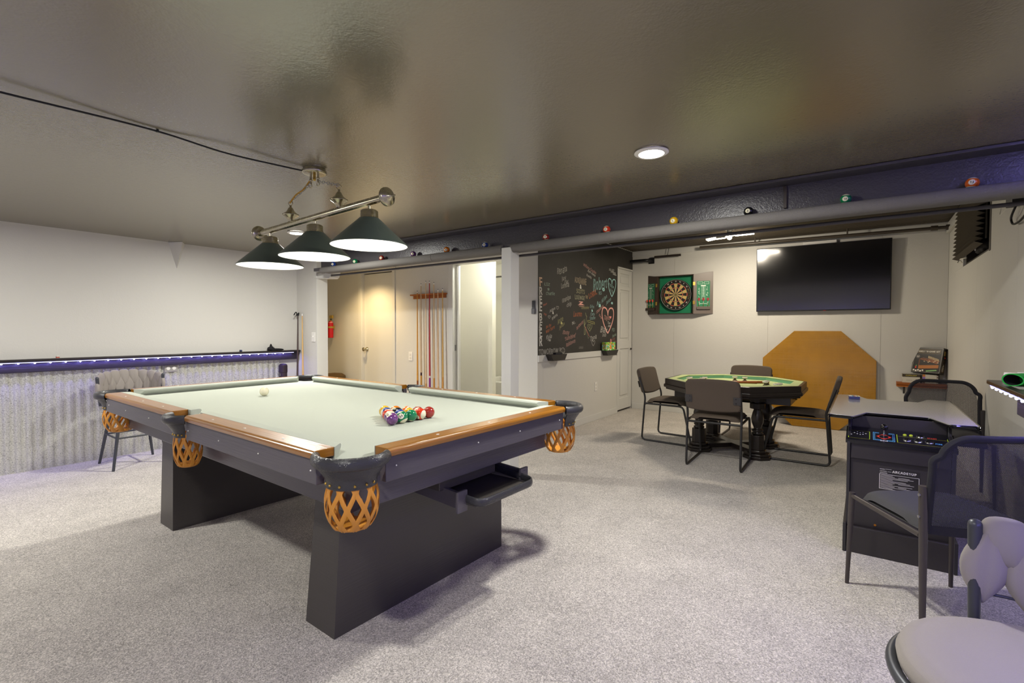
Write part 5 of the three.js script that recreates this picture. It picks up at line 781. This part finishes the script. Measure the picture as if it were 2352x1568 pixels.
// ---- cocktail arcade cabinet
{
  const t = thing('arcade_table', 'black two-player cocktail arcade table with glass top', 'arcade machine', 0.152, 0, -3.885);
  const side = std(0x2b292b, 0.38), front = std(0x2e2a2b, 0.42), HW = 0.228, F = 0.585;
  for (const s of [-1, 1]) {
    part('side_panel', prismX([[-F, 0.12], [F, 0.12], [F, 0.50], [F + 0.012, 0.60], [F + 0.012, 0.622], [F - 0.16, 0.665], [F - 0.19, 0.728], [-F + 0.19, 0.728], [-F + 0.16, 0.665], [-F - 0.012, 0.622], [-F - 0.012, 0.60], [-F, 0.50]].map(([z, y]) => [z, y]), s > 0 ? HW - 0.016 : -HW, s > 0 ? HW : -HW + 0.016, 0.002), side, t);
    part('base_riser', box(s > 0 ? HW - 0.004 : -HW - 0.012, s > 0 ? HW + 0.012 : -HW + 0.004, 0, 0.16, -F - 0.03, F + 0.03, 0.003), side, t);
  }
  const label = print(384, 256, (c, w, h) => { c.fillStyle = '#1a1718'; c.fillRect(0, 0, w, h); c.fillStyle = '#d8d4d0'; c.font = 'bold 40px sans-serif'; c.fillText('ARCADE1UP', 126, 46); c.font = 'bold 15px sans-serif'; c.fillText('MODEL', 6, 18); c.fillText('CAUTION', 6, 42); c.fillText('WARNING', 6, 62); c.fillRect(60, 8, 60, 3); c.fillRect(80, 36, 40, 3); c.fillRect(2, 70, 376, 182); c.fillStyle = '#1a1718'; c.fillRect(7, 74, 366, 174); c.fillStyle = '#b8b4b0'; for (let i = 0; i < 13; i++) { const ww = i % 4 === 0 ? 120 : 330 - (i * 53) % 90; c.fillRect(12, 82 + i * 13, ww, 5); if (i % 3 === 1) { c.fillStyle = '#1a1718'; c.fillRect(150, 82 + i * 13, 34, 5); c.fillStyle = '#b8b4b0'; } } });
  const deck = print(1024, 300, (c, w, h) => {
    c.fillStyle = '#1b1a1e'; c.fillRect(0, 0, w, h); const dots = (x0, x1, y) => { c.fillStyle = '#c8c83c'; for (let x = x0; x < x1; x += 12) c.fillRect(x, y, 5, 4); };
    c.strokeStyle = '#a8c82c'; c.lineWidth = 7; for (const x of [26, 236, 500, 960]) { c.beginPath(); c.moveTo(x, 90); c.lineTo(x, 250); c.stroke(); } dots(26, 236, 90); dots(26, 236, 250); dots(500, 960, 120); dots(500, 960, 256);
    c.strokeStyle = '#5aa8d8'; c.lineWidth = 6; for (const o of [0, 14]) { c.beginPath(); c.moveTo(330, 88 + o); c.lineTo(272 + o, 88 + o); c.lineTo(272 + o, 250 - o); c.lineTo(350, 250 - o); c.moveTo(420, 88 + o); c.lineTo(474 - o, 88 + o); c.lineTo(474 - o, 250 - o); c.lineTo(400, 250 - o); c.stroke(); }
    c.fillStyle = '#e0402c'; c.beginPath(); c.moveTo(300, 168); c.lineTo(338, 138); c.lineTo(338, 198); c.fill(); c.beginPath(); c.moveTo(448, 168); c.lineTo(410, 138); c.lineTo(410, 198); c.fill(); c.beginPath(); c.ellipse(374, 168, 40, 52, 0, 0, 7); c.fill(); c.fillStyle = '#1b1a1e'; c.beginPath(); c.ellipse(374, 168, 46, 36, 0, 0, 7); c.fill();
    c.fillStyle = '#e8e4e0'; c.font = 'bold 26px sans-serif'; c.fillText('MOVE', 336, 262); c.fillStyle = '#e04030'; c.font = 'bold 30px sans-serif'; c.fillText('START', 780, 116); c.fillStyle = '#5aa8d8'; c.fillText('FIRE', 840, 216);
    c.fillStyle = '#d4d4d8'; for (const [x, y] of [[100, 130], [128, 108], [128, 150], [158, 120], [158, 160], [186, 108], [186, 150], [214, 130], [70, 170]]) { c.beginPath(); c.ellipse(x - 16, y + 10, 8, 6, 0, 0, 7); c.fill(); }
  });
  for (const s of [1, -1]) {
    const e = new THREE.Group(); e.name = 'player_end'; t.add(e); e.rotation.y = s > 0 ? 0 : Math.PI;
    e.userData.label = s > 0 ? 'near player end of the cabinet' : 'far player end of the cabinet';
    part('kick_board', box(-HW + 0.005, HW - 0.005, 0, 0.145, F - 0.002, F + 0.022, 0.003), front, e); part('front_panel', box(-HW + 0.017, HW - 0.017, 0.12, 0.53, F - 0.034, F - 0.016, 0.002), front, e); part('brow_board', box(-HW + 0.017, HW - 0.017, 0.52, 0.606, F - 0.02, F + 0.0, 0.003), front, e); part('back_board', box(-HW + 0.017, HW - 0.017, 0.63, 0.73, F - 0.215, F - 0.2, 0.002), front, e);
    const pl = new THREE.BoxGeometry(2 * HW + 0.012, 0.02, 0.205), uv = pl.attributes.uv; for (let i = 0; i < uv.count; i++) if (Math.floor(i / 4) !== 2) uv.setXY(i, 0.01, 0.01);
    const cp = part('control_panel', flat(pl), std(0xffffff, 0.25, { map: deck }), e); put(cp, 0, 0.635, F - 0.088, 0.21, 0, 0);
    const at = (x, z) => [(x / 1024 - 0.5) * (2 * HW + 0.012), 0.0101, (z / 300 - 0.5) * 0.205];
    const j = part('joystick', merge(rod([0, 0, 0], [0.001, 0.045, 0], 0.004, 0.004, 10)), M.chrome, cp); j.position.set(...at(374, 168)); part('ball_top', ball(0.0175, 0.001, 0.055, 0), M.blackGloss, cp).position.set(...at(374, 168));
    for (const [x, z] of [[590, 190], [690, 190], [790, 190], [720, 90]]) { const b = part('push_button', lathe([[0, 0.010], [0.010, 0.010], [0.0125, 0.008], [0.013, 0.002], [0.0135, 0]], 22), M.blackGloss, cp); b.position.set(...at(x, z)); part('button_ring', lathe([[0.0135, 0], [0.0135, 0.004], [0.017, 0.003], [0.018, 0]], 22), M.chrome, cp).position.set(...at(x, z)); }
    for (const x of [576, 634]) part('player_button', lathe([[0, 0.006], [0.006, 0.006], [0.008, 0.003], [0.0085, 0]], 18), std(0xb8cc2c, 0.3), cp).position.set(...at(x, 90));
    if (s > 0) { part('label_sticker', flat(new THREE.PlaneGeometry(0.172, 0.115).translate(0.004, 0.425, F - 0.0155)), std(0xffffff, 0.5, { map: label }), e); for (const x of [-0.095, 0.101]) part('screw', flat(new THREE.CylinderGeometry(0.006, 0.006, 0.003, 14).rotateX(Math.PI / 2).translate(x, 0.163, F - 0.0152)), std(0xb87828, 0.35, { metalness: 0.7 }), e); }
  }
  const Q = [[0.318, 0.50], [0.312, 0.525], [0.225, 0.545], [0.20, 0.535], [0.145, 0.36], [0.12, 0.345]], out = [...Q, ...Q.slice().reverse().map(([x, z]) => [-x, z]), ...Q.map(([x, z]) => [-x, -z]), ...Q.slice().reverse().map(([x, z]) => [x, -z])];
  const soft = new THREE.CatmullRomCurve3(out.map(([x, z]) => V(x, 0, z)), true, 'catmullrom', 0.25).getPoints(140).map((p) => [p.x, p.z]);
  part('top_edge', slab(soft, 0.727, 0.745, 0.006), M.blackGloss, t); part('glass_top', slab(soft.map(([x, z]) => [x * 0.985, z * 0.99]), 0.742, 0.7475, 0.001), phys(0xa29e9a, 0.2, { clearcoat: 0.6, clearcoatRoughness: 0.12 }), t, 'grey reflecting glass top');
  const dk = thing('card_deck', 'small card deck with coloured stripes on the arcade glass', 'card deck', -0.06, 0.7478, -4.17, 0.15); part('deck', cbox(0, 0.010, 0, 0.062, 0.02, 0.045, 0.002), std(0x3a3f6e, 0.5), dk); part('top_card', (() => { const g = new THREE.BoxGeometry(0.0625, 0.002, 0.0455).translate(0, 0.0205, 0); return flat(g); })(), std(0xffffff, 0.5, { map: print(64, 32, (c) => { ['#e8e6e0', '#e8e6e0', '#6aa8b0', '#d8886a', '#e8e6e0', '#c8b85a', '#e8e6e0'].forEach((k, i) => { c.fillStyle = k; c.fillRect(i * 9.2, 0, 10, 32); }); }) }), dk);
}
// ---- mesh-back chairs
{
  const hole = tex(64, (u, v) => { const a = (u * 2) % 1 - 0.5, b = (v * 2) % 1 - 0.5, r = Math.min(Math.hypot(a, b), Math.hypot(Math.abs(a) - 0.5, Math.abs(b) - 0.5)); return r < 0.205 ? 0 : 1; }, false, 0.0116);
  const meshMat = std(0x23222a, 0.75, { alphaMap: hole, alphaTest: 0.5, side: THREE.DoubleSide }), sleeve = std(0x26252b, 0.8, { bumpMap: weaveTex, bumpScale: 0.0012 }), pad = std(0x3f3e40, 0.9, { bumpMap: weaveTex, bumpScale: 0.0015 }), tube = std(0x4a4442, 0.38, { metalness: 0.4 });
  const c = thing('mesh_chair', 'black mesh-back chair pulled up in front of the arcade table', 'chair', 0, 0, 0, 0, 'black mesh-back chairs'), W = 0.233, F = -0.225, B = 0.225;
  for (const s of [-1, 1]) {
    part('leg', rod([s * (W + 0.004), 0, F - 0.012], [s * (W - 0.006), 0.448, F], 0.0085, 0.0135, 14), tube, c); part('leg', rod([s * (W + 0.004), 0, B + 0.02], [s * W, 0.625, B + 0.005], 0.0095, 0.0165, 14), tube, c);
    part('seat_rail', rod([s * (W - 0.006), 0.432, F + 0.01], [s * W, 0.428, B - 0.005], 0.011, 0.011, 12), tube, c);
    for (const y of [0.505, 0.59]) part('bolt', cyl(0.006, 0.006, -0.003, 0.003, 0, 0, 12).rotateZ(Math.PI / 2).translate(s * (W + 0.016), y, B + 0.006), M.steel, c);
  }
  const seat = (() => { const f = (u, v, k) => { const x = (u - 0.5) * 2, z = (v - 0.5) * 2, e = Math.pow(Math.abs(x), 5) + Math.pow(Math.abs(z), 5), r = Math.max(0, 1 - e * 0.95), zz = z * 0.225 - 0.012; return [x * (W - 0.024) * (z < 0 ? 1 - 0.05 * z * z : 1), 0.435 + (k ? 0.05 * Math.pow(r, 0.4) : 0) - (z < -0.55 ? (z + 0.55) * (z + 0.55) * 0.09 : 0), zz]; }; return metric(merge(grid((u, v) => f(u, v, 1), 26, 26, true), grid((u, v) => f(u, v, 0), 26, 26))); })();
  part('seat', seat, pad, c);
  // back: sleeved frame and tensioned mesh, curved and leaning
  const zc = (x, y) => B + 0.004 + 0.05 * (1 - (x / W) ** 2) * 0.9 + (y - 0.44) * 0.10 - 0.006, w = W - 0.014;
  const outline = []; const rc = 0.09; for (let i = 0; i <= 8; i++) outline.push([-w + 0.0 + i * 0, 0.445 + i * 0.036]); for (let i = 1; i <= 8; i++) { const a = Math.PI - i / 8 * Math.PI / 2; outline.push([-w + 0.02 + rc + rc * Math.cos(a), 0.735 + rc * Math.sin(a)]); } for (let i = 1; i <= 8; i++) outline.push([-w + 0.02 + rc + i / 8 * (2 * w - 0.04 - 2 * rc), 0.825]); for (let i = 1; i <= 8; i++) { const a = Math.PI / 2 - i / 8 * Math.PI / 2; outline.push([w - 0.02 - rc + rc * Math.cos(a), 0.735 + rc * Math.sin(a)]); } for (let i = 1; i <= 8; i++) outline.push([w, 0.723 - i * 0.035]);
  part('back_frame', merge(curve(outline.map(([x, y]) => [x, y, zc(x, y)]), 0.0135, 120, 10)), sleeve, c); part('back_band', merge(grid((u, v) => { const x = (u - 0.5) * 2 * w, y = 0.438 + v * 0.035; return [x, y, zc(x, y) + 0.003]; }, 20, 2), grid((u, v) => { const x = (u - 0.5) * 2 * w, y = 0.438 + v * 0.035; return [x, y, zc(x, y) - 0.003]; }, 20, 2, true)), sleeve, c);
  const edge = (y) => (y < 0.735 ? w - 0.02 * Math.max(0, (y - 0.6) / 0.145) : w - 0.02 - rc + Math.sqrt(Math.max(0, rc * rc - (y - 0.735) ** 2)));
  const panel = (off) => metric(grid((u, v) => { const y = 0.445 + v * 0.378, x = (u - 0.5) * 2 * edge(y); return [x, y, zc(x, y) + off]; }, 28, 28));
  part('back_mesh', panel(0.002), meshMat, c, 'see-through black mesh');
  const ang = Math.atan2(0.522, 0.853); c.position.set(0.270, 0, -2.785); c.rotation.y = ang;
  copy(c, 'black mesh-back chair behind the arcade table facing the viewer', 0.490, 0, -4.83, Math.PI);
}
// ---- velvet bar stools with woven backs
{
  const metal = std(0x4a4c52, 0.4, { metalness: 0.5 });
  const c = thing('bar_stool', 'grey velvet bar stool with woven back against the corrugated wall', 'bar stool', 0, 0, 0, 0, 'grey velvet bar stools');
  part('seat', lathe([[0, 0.616], [0.13, 0.614], [0.185, 0.608], [0.21, 0.596], [0.217, 0.582], [0.214, 0.566], [0.2, 0.555], [0, 0.552]], 56), M.velvet, c);
  part('seat_ring', merge(flat(new THREE.TorusGeometry(0.222, 0.0115, 12, 64).rotateX(Math.PI / 2).translate(0, 0.556, 0)), cyl(0.2, 0.2, 0.54, 0.553, 0, 0, 40)), metal, c, 'dark metal ring under the seat');
  const legs = [[-1, -1], [1, -1], [-1, 1], [1, 1]];
  for (const [sx, sz] of legs) part('leg', rod([sx * 0.205, 0, sz * 0.205], [sx * 0.125, 0.53, sz * 0.125], 0.0105, 0.0155, 14), metal, c);
  const k = 0.205 - 0.08 * 0.27 / 0.53; for (let i = 0; i < 4; i++) { const [a, b] = [[[-k, -k], [k, -k]], [[k, -k], [k, k]], [[k, k], [-k, k]], [[-k, k], [-k, -k]]][i]; part('footrest_bar', rod([a[0], 0.27, a[1]], [b[0], 0.27, b[1]], 0.0075), metal, c); }
  // back posts and top rail along an arc behind the sitter
  const RB = 0.25, at = (a, y, r = RB) => [r * Math.sin(a), y, r * Math.cos(a) - 0.01], topY = (a) => 0.835 - 0.045 * Math.pow(Math.abs(a) / 1.38, 2);
  const rail = []; for (let i = 0; i <= 16; i++) { const a = -1.36 + 2.72 * i / 16; rail.push(at(a, topY(a) - 0.022)); } part('back_rail', curve(rail, 0.009, 60, 8), metal, c);
  for (const s of [-1, 1]) part('back_post', merge(rod(at(s * 1.40, 0.545, 0.235), at(s * 1.38, topY(1.38), 0.252), 0.0105, 0.0135, 16), ball(0.0135, ...at(s * 1.38, topY(1.38), 0.252), 16, 10)), metal, c);
  const lowRail = []; for (let i = 0; i <= 16; i++) { const a = -1.36 + 2.72 * i / 16; lowRail.push(at(a, 0.64, 0.248)); } part('lower_rail', curve(lowRail, 0.0035, 60, 8), metal, c);
  // plump velvet straps crossing over and under: flaps hang from the rail, leaves rise between them
  const N = 9, P = 2.62 / N;
  for (let i = 0; i < N + 1; i++) for (const up of [1, 0]) {
    const a0 = -1.31 + P * (up ? i + 0.5 : i); if (up && i === N) continue;
    const yt = up ? topY(a0) + 0.012 : 0.79, yb = up ? 0.705 : 0.618, g = new THREE.SphereGeometry(1, 22, 18), p = g.attributes.position;
    for (let q = 0; q < p.count; q++) {
      const x = p.getX(q), y = p.getY(q), z = p.getZ(q), t = (y + 1) / 2, ring = Math.max(1e-3, Math.sqrt(1 - y * y));
      const hw = up ? 0.78 * Math.pow(t, 0.45) * (1 - 0.2 * t * t) + 0.04 : 0.62 * Math.pow(Math.sin(Math.PI * Math.min(1, Math.max(0, 0.04 + 0.93 * t))), 0.75);
      const puff = Math.pow(ring, 0.55) / ring, a = a0 + (x * puff) * hw * P + (up ? 0.05 : -0.05) * (t - 0.5), yy = yb + (yt - yb) * t, fold = 0.0025 * Math.cos(x / ring * 7 + i) * (up ? 1 - t : 1);
      const [X, Y, Z] = at(a, yy, RB + z * puff * (0.02 + fold) * (up ? 1.08 : 1) + (up ? 0 : 0.0));
      p.setXYZ(q, X, Y, Z);
    }
    g.computeVertexNormals(); part('woven_strap', flat(g), M.velvet, c);
  }
  c.position.set(-5.43, 0, -1.595); c.rotation.y = -Math.PI / 2 - 0.02;
  copy(c, 'grey velvet bar stool with round seat in the near right corner', 0.276, 0, -1.262, 2.0);
}
// ================================================================ FAR RIGHT CORNER: shelf, games, window shade, cable
{
  const s = thing('wall_shelf', 'small orange wooden shelf in the far right corner', 'shelf', 0, 0, 0);
  part('board', prismX([[ZT + 0.001, 0.63], [ZT + 0.145, 0.63], [ZT + 0.143, 0.606], [ZT + 0.13, 0.598], [ZT + 0.138, 0.58], [ZT + 0.001, 0.58]], 0.295, XR - 0.004, 0.002), M.shelfWood, s); part('bracket', merge(prismX([[ZT + 0.001, 0.58], [ZT + 0.09, 0.58], [ZT + 0.001, 0.49]], 0.36, 0.375)), M.black, s);
  const cl = (x, dark, lab) => { const b = thing('boxed_game', lab, 'box', x, 0.6305, ZT + 0.075), g = new THREE.BoxGeometry(0.155, 0.098, 0.10).translate(0, 0.049, 0); part('carton', flat(g), std(0xffffff, 0.5, { map: print(256, 160, (c, w, h) => { c.fillStyle = '#c9c3b4'; c.fillRect(0, 0, w, h); if (dark) { c.fillStyle = '#3b3020'; c.fillRect(0, 0, w, 54); c.fillStyle = '#c8b84a'; c.font = 'bold 30px sans-serif'; c.textAlign = 'center'; c.fillText('CLIPOLOGY', w / 2, 38); c.fillStyle = '#4a463e'; c.fillRect(192, 96, 40, 40); for (let i = 0; i < 5; i++) c.fillRect(60 + i * 18, 110, 9, 8); } else { c.fillStyle = '#2a241e'; c.fillRect(0, 0, 14, h); c.fillRect(w - 40, 0, 40, h); ['#c87830', '#8a6ab8', '#d8b050', '#5a4030'].forEach((k, i) => { c.fillStyle = k; c.fillRect(16, i * 40, 38, 38); }); c.fillStyle = '#a8a050'; c.font = '26px sans-serif'; c.fillText('CLIPOLOGY', 64, 86); for (let i = 0; i < 8; i++) { c.fillStyle = i % 2 ? '#e0dcd0' : '#7a5a4a'; c.fillRect(w - 38, i * 20, 18, 14); } } }) }), b); };
  cl(0.425, true, 'cream game carton with dark lid band on the shelf'); cl(0.592, false, 'cream game carton with photo strips on the shelf');
  const gs = thing('board_game_box', 'black family game set box leaning in the corner above the shelf', 'box', 0.545, 0.748, ZT + 0.105), W = 0.29, H = 0.29, D = 0.065;
  const faceP = print(512, 512, (c) => {
    c.fillStyle = '#15100c'; c.fillRect(0, 0, 512, 512); c.strokeStyle = '#b8b0a4'; c.lineWidth = 4; c.strokeRect(14, 14, 484, 484); c.strokeStyle = '#a8853a'; c.lineWidth = 4; c.strokeRect(48, 46, 416, 64); c.fillStyle = '#efe6d2'; c.font = 'bold 43px sans-serif'; c.textAlign = 'center'; c.fillText('FAMILY 10-GAME SET', 256, 94, 396); c.fillStyle = '#7a7268'; c.font = '17px sans-serif'; c.fillText('CHESS · CHECKERS · BACKGAMMON · CRIBBAGE · DOMINOES', 270, 138, 380);
    c.fillStyle = '#8a4a1c'; c.beginPath(); c.moveTo(110, 236); c.lineTo(440, 326); c.lineTo(480, 260); c.lineTo(180, 206); c.fill(); for (let i = 0; i < 22; i++) { c.fillStyle = i % 2 ? '#e2cfa8' : '#5a2a18'; c.beginPath(); c.ellipse(190 + (i * 47) % 260, 236 + (i * 29) % 64, 15, 7, 0.2, 0, 7); c.fill(); } c.fillStyle = '#e6c890'; for (let i = 0; i < 9; i++) c.fillRect(270 + i * 22, 168 + i * 7, 11, 46); c.fillStyle = '#3a2010'; for (let i = 0; i < 7; i++) c.fillRect(140 + i * 20, 204 + i * 4, 12, 20);
    c.fillStyle = '#6a3a18'; c.fillRect(110, 250, 20, 180); c.fillStyle = '#241810'; c.beginPath(); c.moveTo(130, 262); c.lineTo(400, 340); c.lineTo(130, 362); c.fill(); c.fillStyle = '#b06a26'; c.beginPath(); c.moveTo(120, 366); c.lineTo(470, 340); c.lineTo(470, 404); c.lineTo(120, 436); c.fill(); c.fillStyle = '#7fae6a'; c.beginPath(); c.moveTo(262, 462); c.lineTo(440, 436); c.lineTo(456, 458); c.lineTo(270, 488); c.fill(); c.fillStyle = '#e8e2d4'; for (let i = 0; i < 5; i++) c.fillRect(28 + i * 40, 448 + (i % 2) * 12, 30, 30); c.fillStyle = '#c83a2c'; c.fillRect(60, 380, 26, 50); c.fillStyle = '#4a9a4a'; c.fillRect(66, 360, 24, 20); c.strokeStyle = '#d8d0c4'; c.lineWidth = 3; c.beginPath(); c.arc(84, 186, 30, 0, 7); c.stroke(); c.fillStyle = '#d8d0c4'; c.fillRect(64, 176, 40, 8); c.fillRect(64, 190, 40, 8);
  });
  const sideP = print(128, 512, (c) => { c.fillStyle = '#1a130e'; c.fillRect(0, 0, 128, 512); c.save(); c.translate(76, 400); c.rotate(-Math.PI / 2); c.fillStyle = '#e8dfca'; c.font = 'bold 30px sans-serif'; c.fillText('FAMILY', -60, -14); c.fillText('GAME SET', -60, 18); c.restore(); c.strokeStyle = '#a8853a'; c.lineWidth = 3; c.strokeRect(26, 250, 76, 220); c.fillStyle = '#8a7038'; c.fillRect(30, 60, 60, 90); c.fillStyle = '#c84838'; c.fillRect(70, 170, 30, 30); });
  const g = new THREE.BoxGeometry(W, H, D).translate(0, H / 2, -D / 2), dark = std(0x15100c, 0.4), mats = [std(0xffffff, 0.4, { map: sideP }), dark, dark, dark, std(0xffffff, 0.35, { map: faceP }), dark];
  const m = new THREE.Mesh(g, mats); m.name = 'carton'; m.castShadow = m.receiveShadow = true; gs.add(m); m.rotation.set(-0.22, -0.62, 0, 'YXZ');
  // pleated black paper shade, half torn away from the window
  const shade = thing('pleated_blind', 'black pleated paper shade hanging over the high window', 'blind'), n = 13, y0 = 1.885, y1 = 2.375;
  part('pleats', (() => { const gs2 = []; for (const off of [0, 0.0012]) gs2.push(toCreasedNormals(grid((u, v) => { const t = v * n * 2, k = Math.floor(t + 1e-6), f = t - k, tri = k % 2 ? 1 - f : f; return [XR - 0.012 - off - tri * 0.05 - (1 - v) * 0.02, y0 + v * (y1 - y0) + (u - 0.5) * 0.0, -6.27 + u * (1.21 - 0.03 * (1 - v))]; }, 1, n * 2, off > 0), 0.3)); return merge(gs2); })(), std(0x4a4236, 0.85, { side: THREE.DoubleSide }), shade);
  part('head_strip', box(XR - 0.05, XR - 0.006, y1 - 0.002, y1 + 0.018, -6.28, -5.06, 0.002), M.black, shade);
  part('torn_paper', merge(curve([[XR - 0.03, 1.89, -6.26], [XR - 0.05, 1.86, -6.20], [XR - 0.03, 1.85, -6.1], [XR - 0.055, 1.87, -6.0], [XR - 0.03, 1.865, -5.85]], 0.004, 40, 6)), M.card, shade, 'frayed pale paper edge');
  const rag = thing('window_rag', 'black cloth with pale scissors print stuffed in the window corner', 'cloth', XR + 0.018, 1.862, -5.47);
  part('cloth', (() => { const f = noise(6, 91), b = new THREE.SphereGeometry(1, 24, 16), p = b.attributes.position; for (let i = 0; i < p.count; i++) { const k = 0.8 + 0.4 * f(p.getZ(i) * 0.5 + 0.5, p.getY(i) * 0.5 + p.getX(i) * 0.3 + 0.5); p.setXYZ(i, p.getX(i) * 0.045 * k, Math.max(0, p.getY(i) * 0.06 * k + 0.045), p.getZ(i) * 0.22 * k); } b.computeVertexNormals(); return flat(b); })(), std(0x121114, 0.9), rag);
  part('print', merge(rod([-0.047, 0.03, 0.03], [-0.044, 0.09, -0.05], 0.004), rod([-0.047, 0.035, -0.04], [-0.044, 0.09, 0.02], 0.004), flat(new THREE.TorusGeometry(0.012, 0.003, 6, 16).rotateY(Math.PI / 2).translate(-0.047, 0.025, 0.04))), std(0xc8c0cc, 0.7), rag);
  const ad = thing('power_adapter', 'black power adapter plugged in high on the right wall', 'adapter', XR - 0.001, 2.01, -4.2); part('block', box(-0.05, 0, -0.03, 0.03, -0.05, 0.12, 0.006, 2), M.black, ad); part('plug', box(-0.04, -0.008, -0.018, 0.018, -0.09, -0.05, 0.004), M.black, ad);
  part('cord', curve([[-0.02, -0.02, 0.10], [-0.03, -0.06, 0.06], [-0.03, -0.085, 0.0], [-0.02, -0.10, -0.07], [-0.02, -0.13, -0.03], [-0.02, -0.145, 0.12], [-0.03, -0.13, 0.4]], 0.006, 60, 8), M.rubber, ad); part('thin_wire', curve([[-0.02, 0.0, -0.09], [-0.03, -0.02, -0.2], [-0.03, -0.015, -0.33], [-0.02, 0.03, -0.36]], 0.0018, 30, 6), M.whitePlastic, ad);
}
renderer.render(scene, camera);
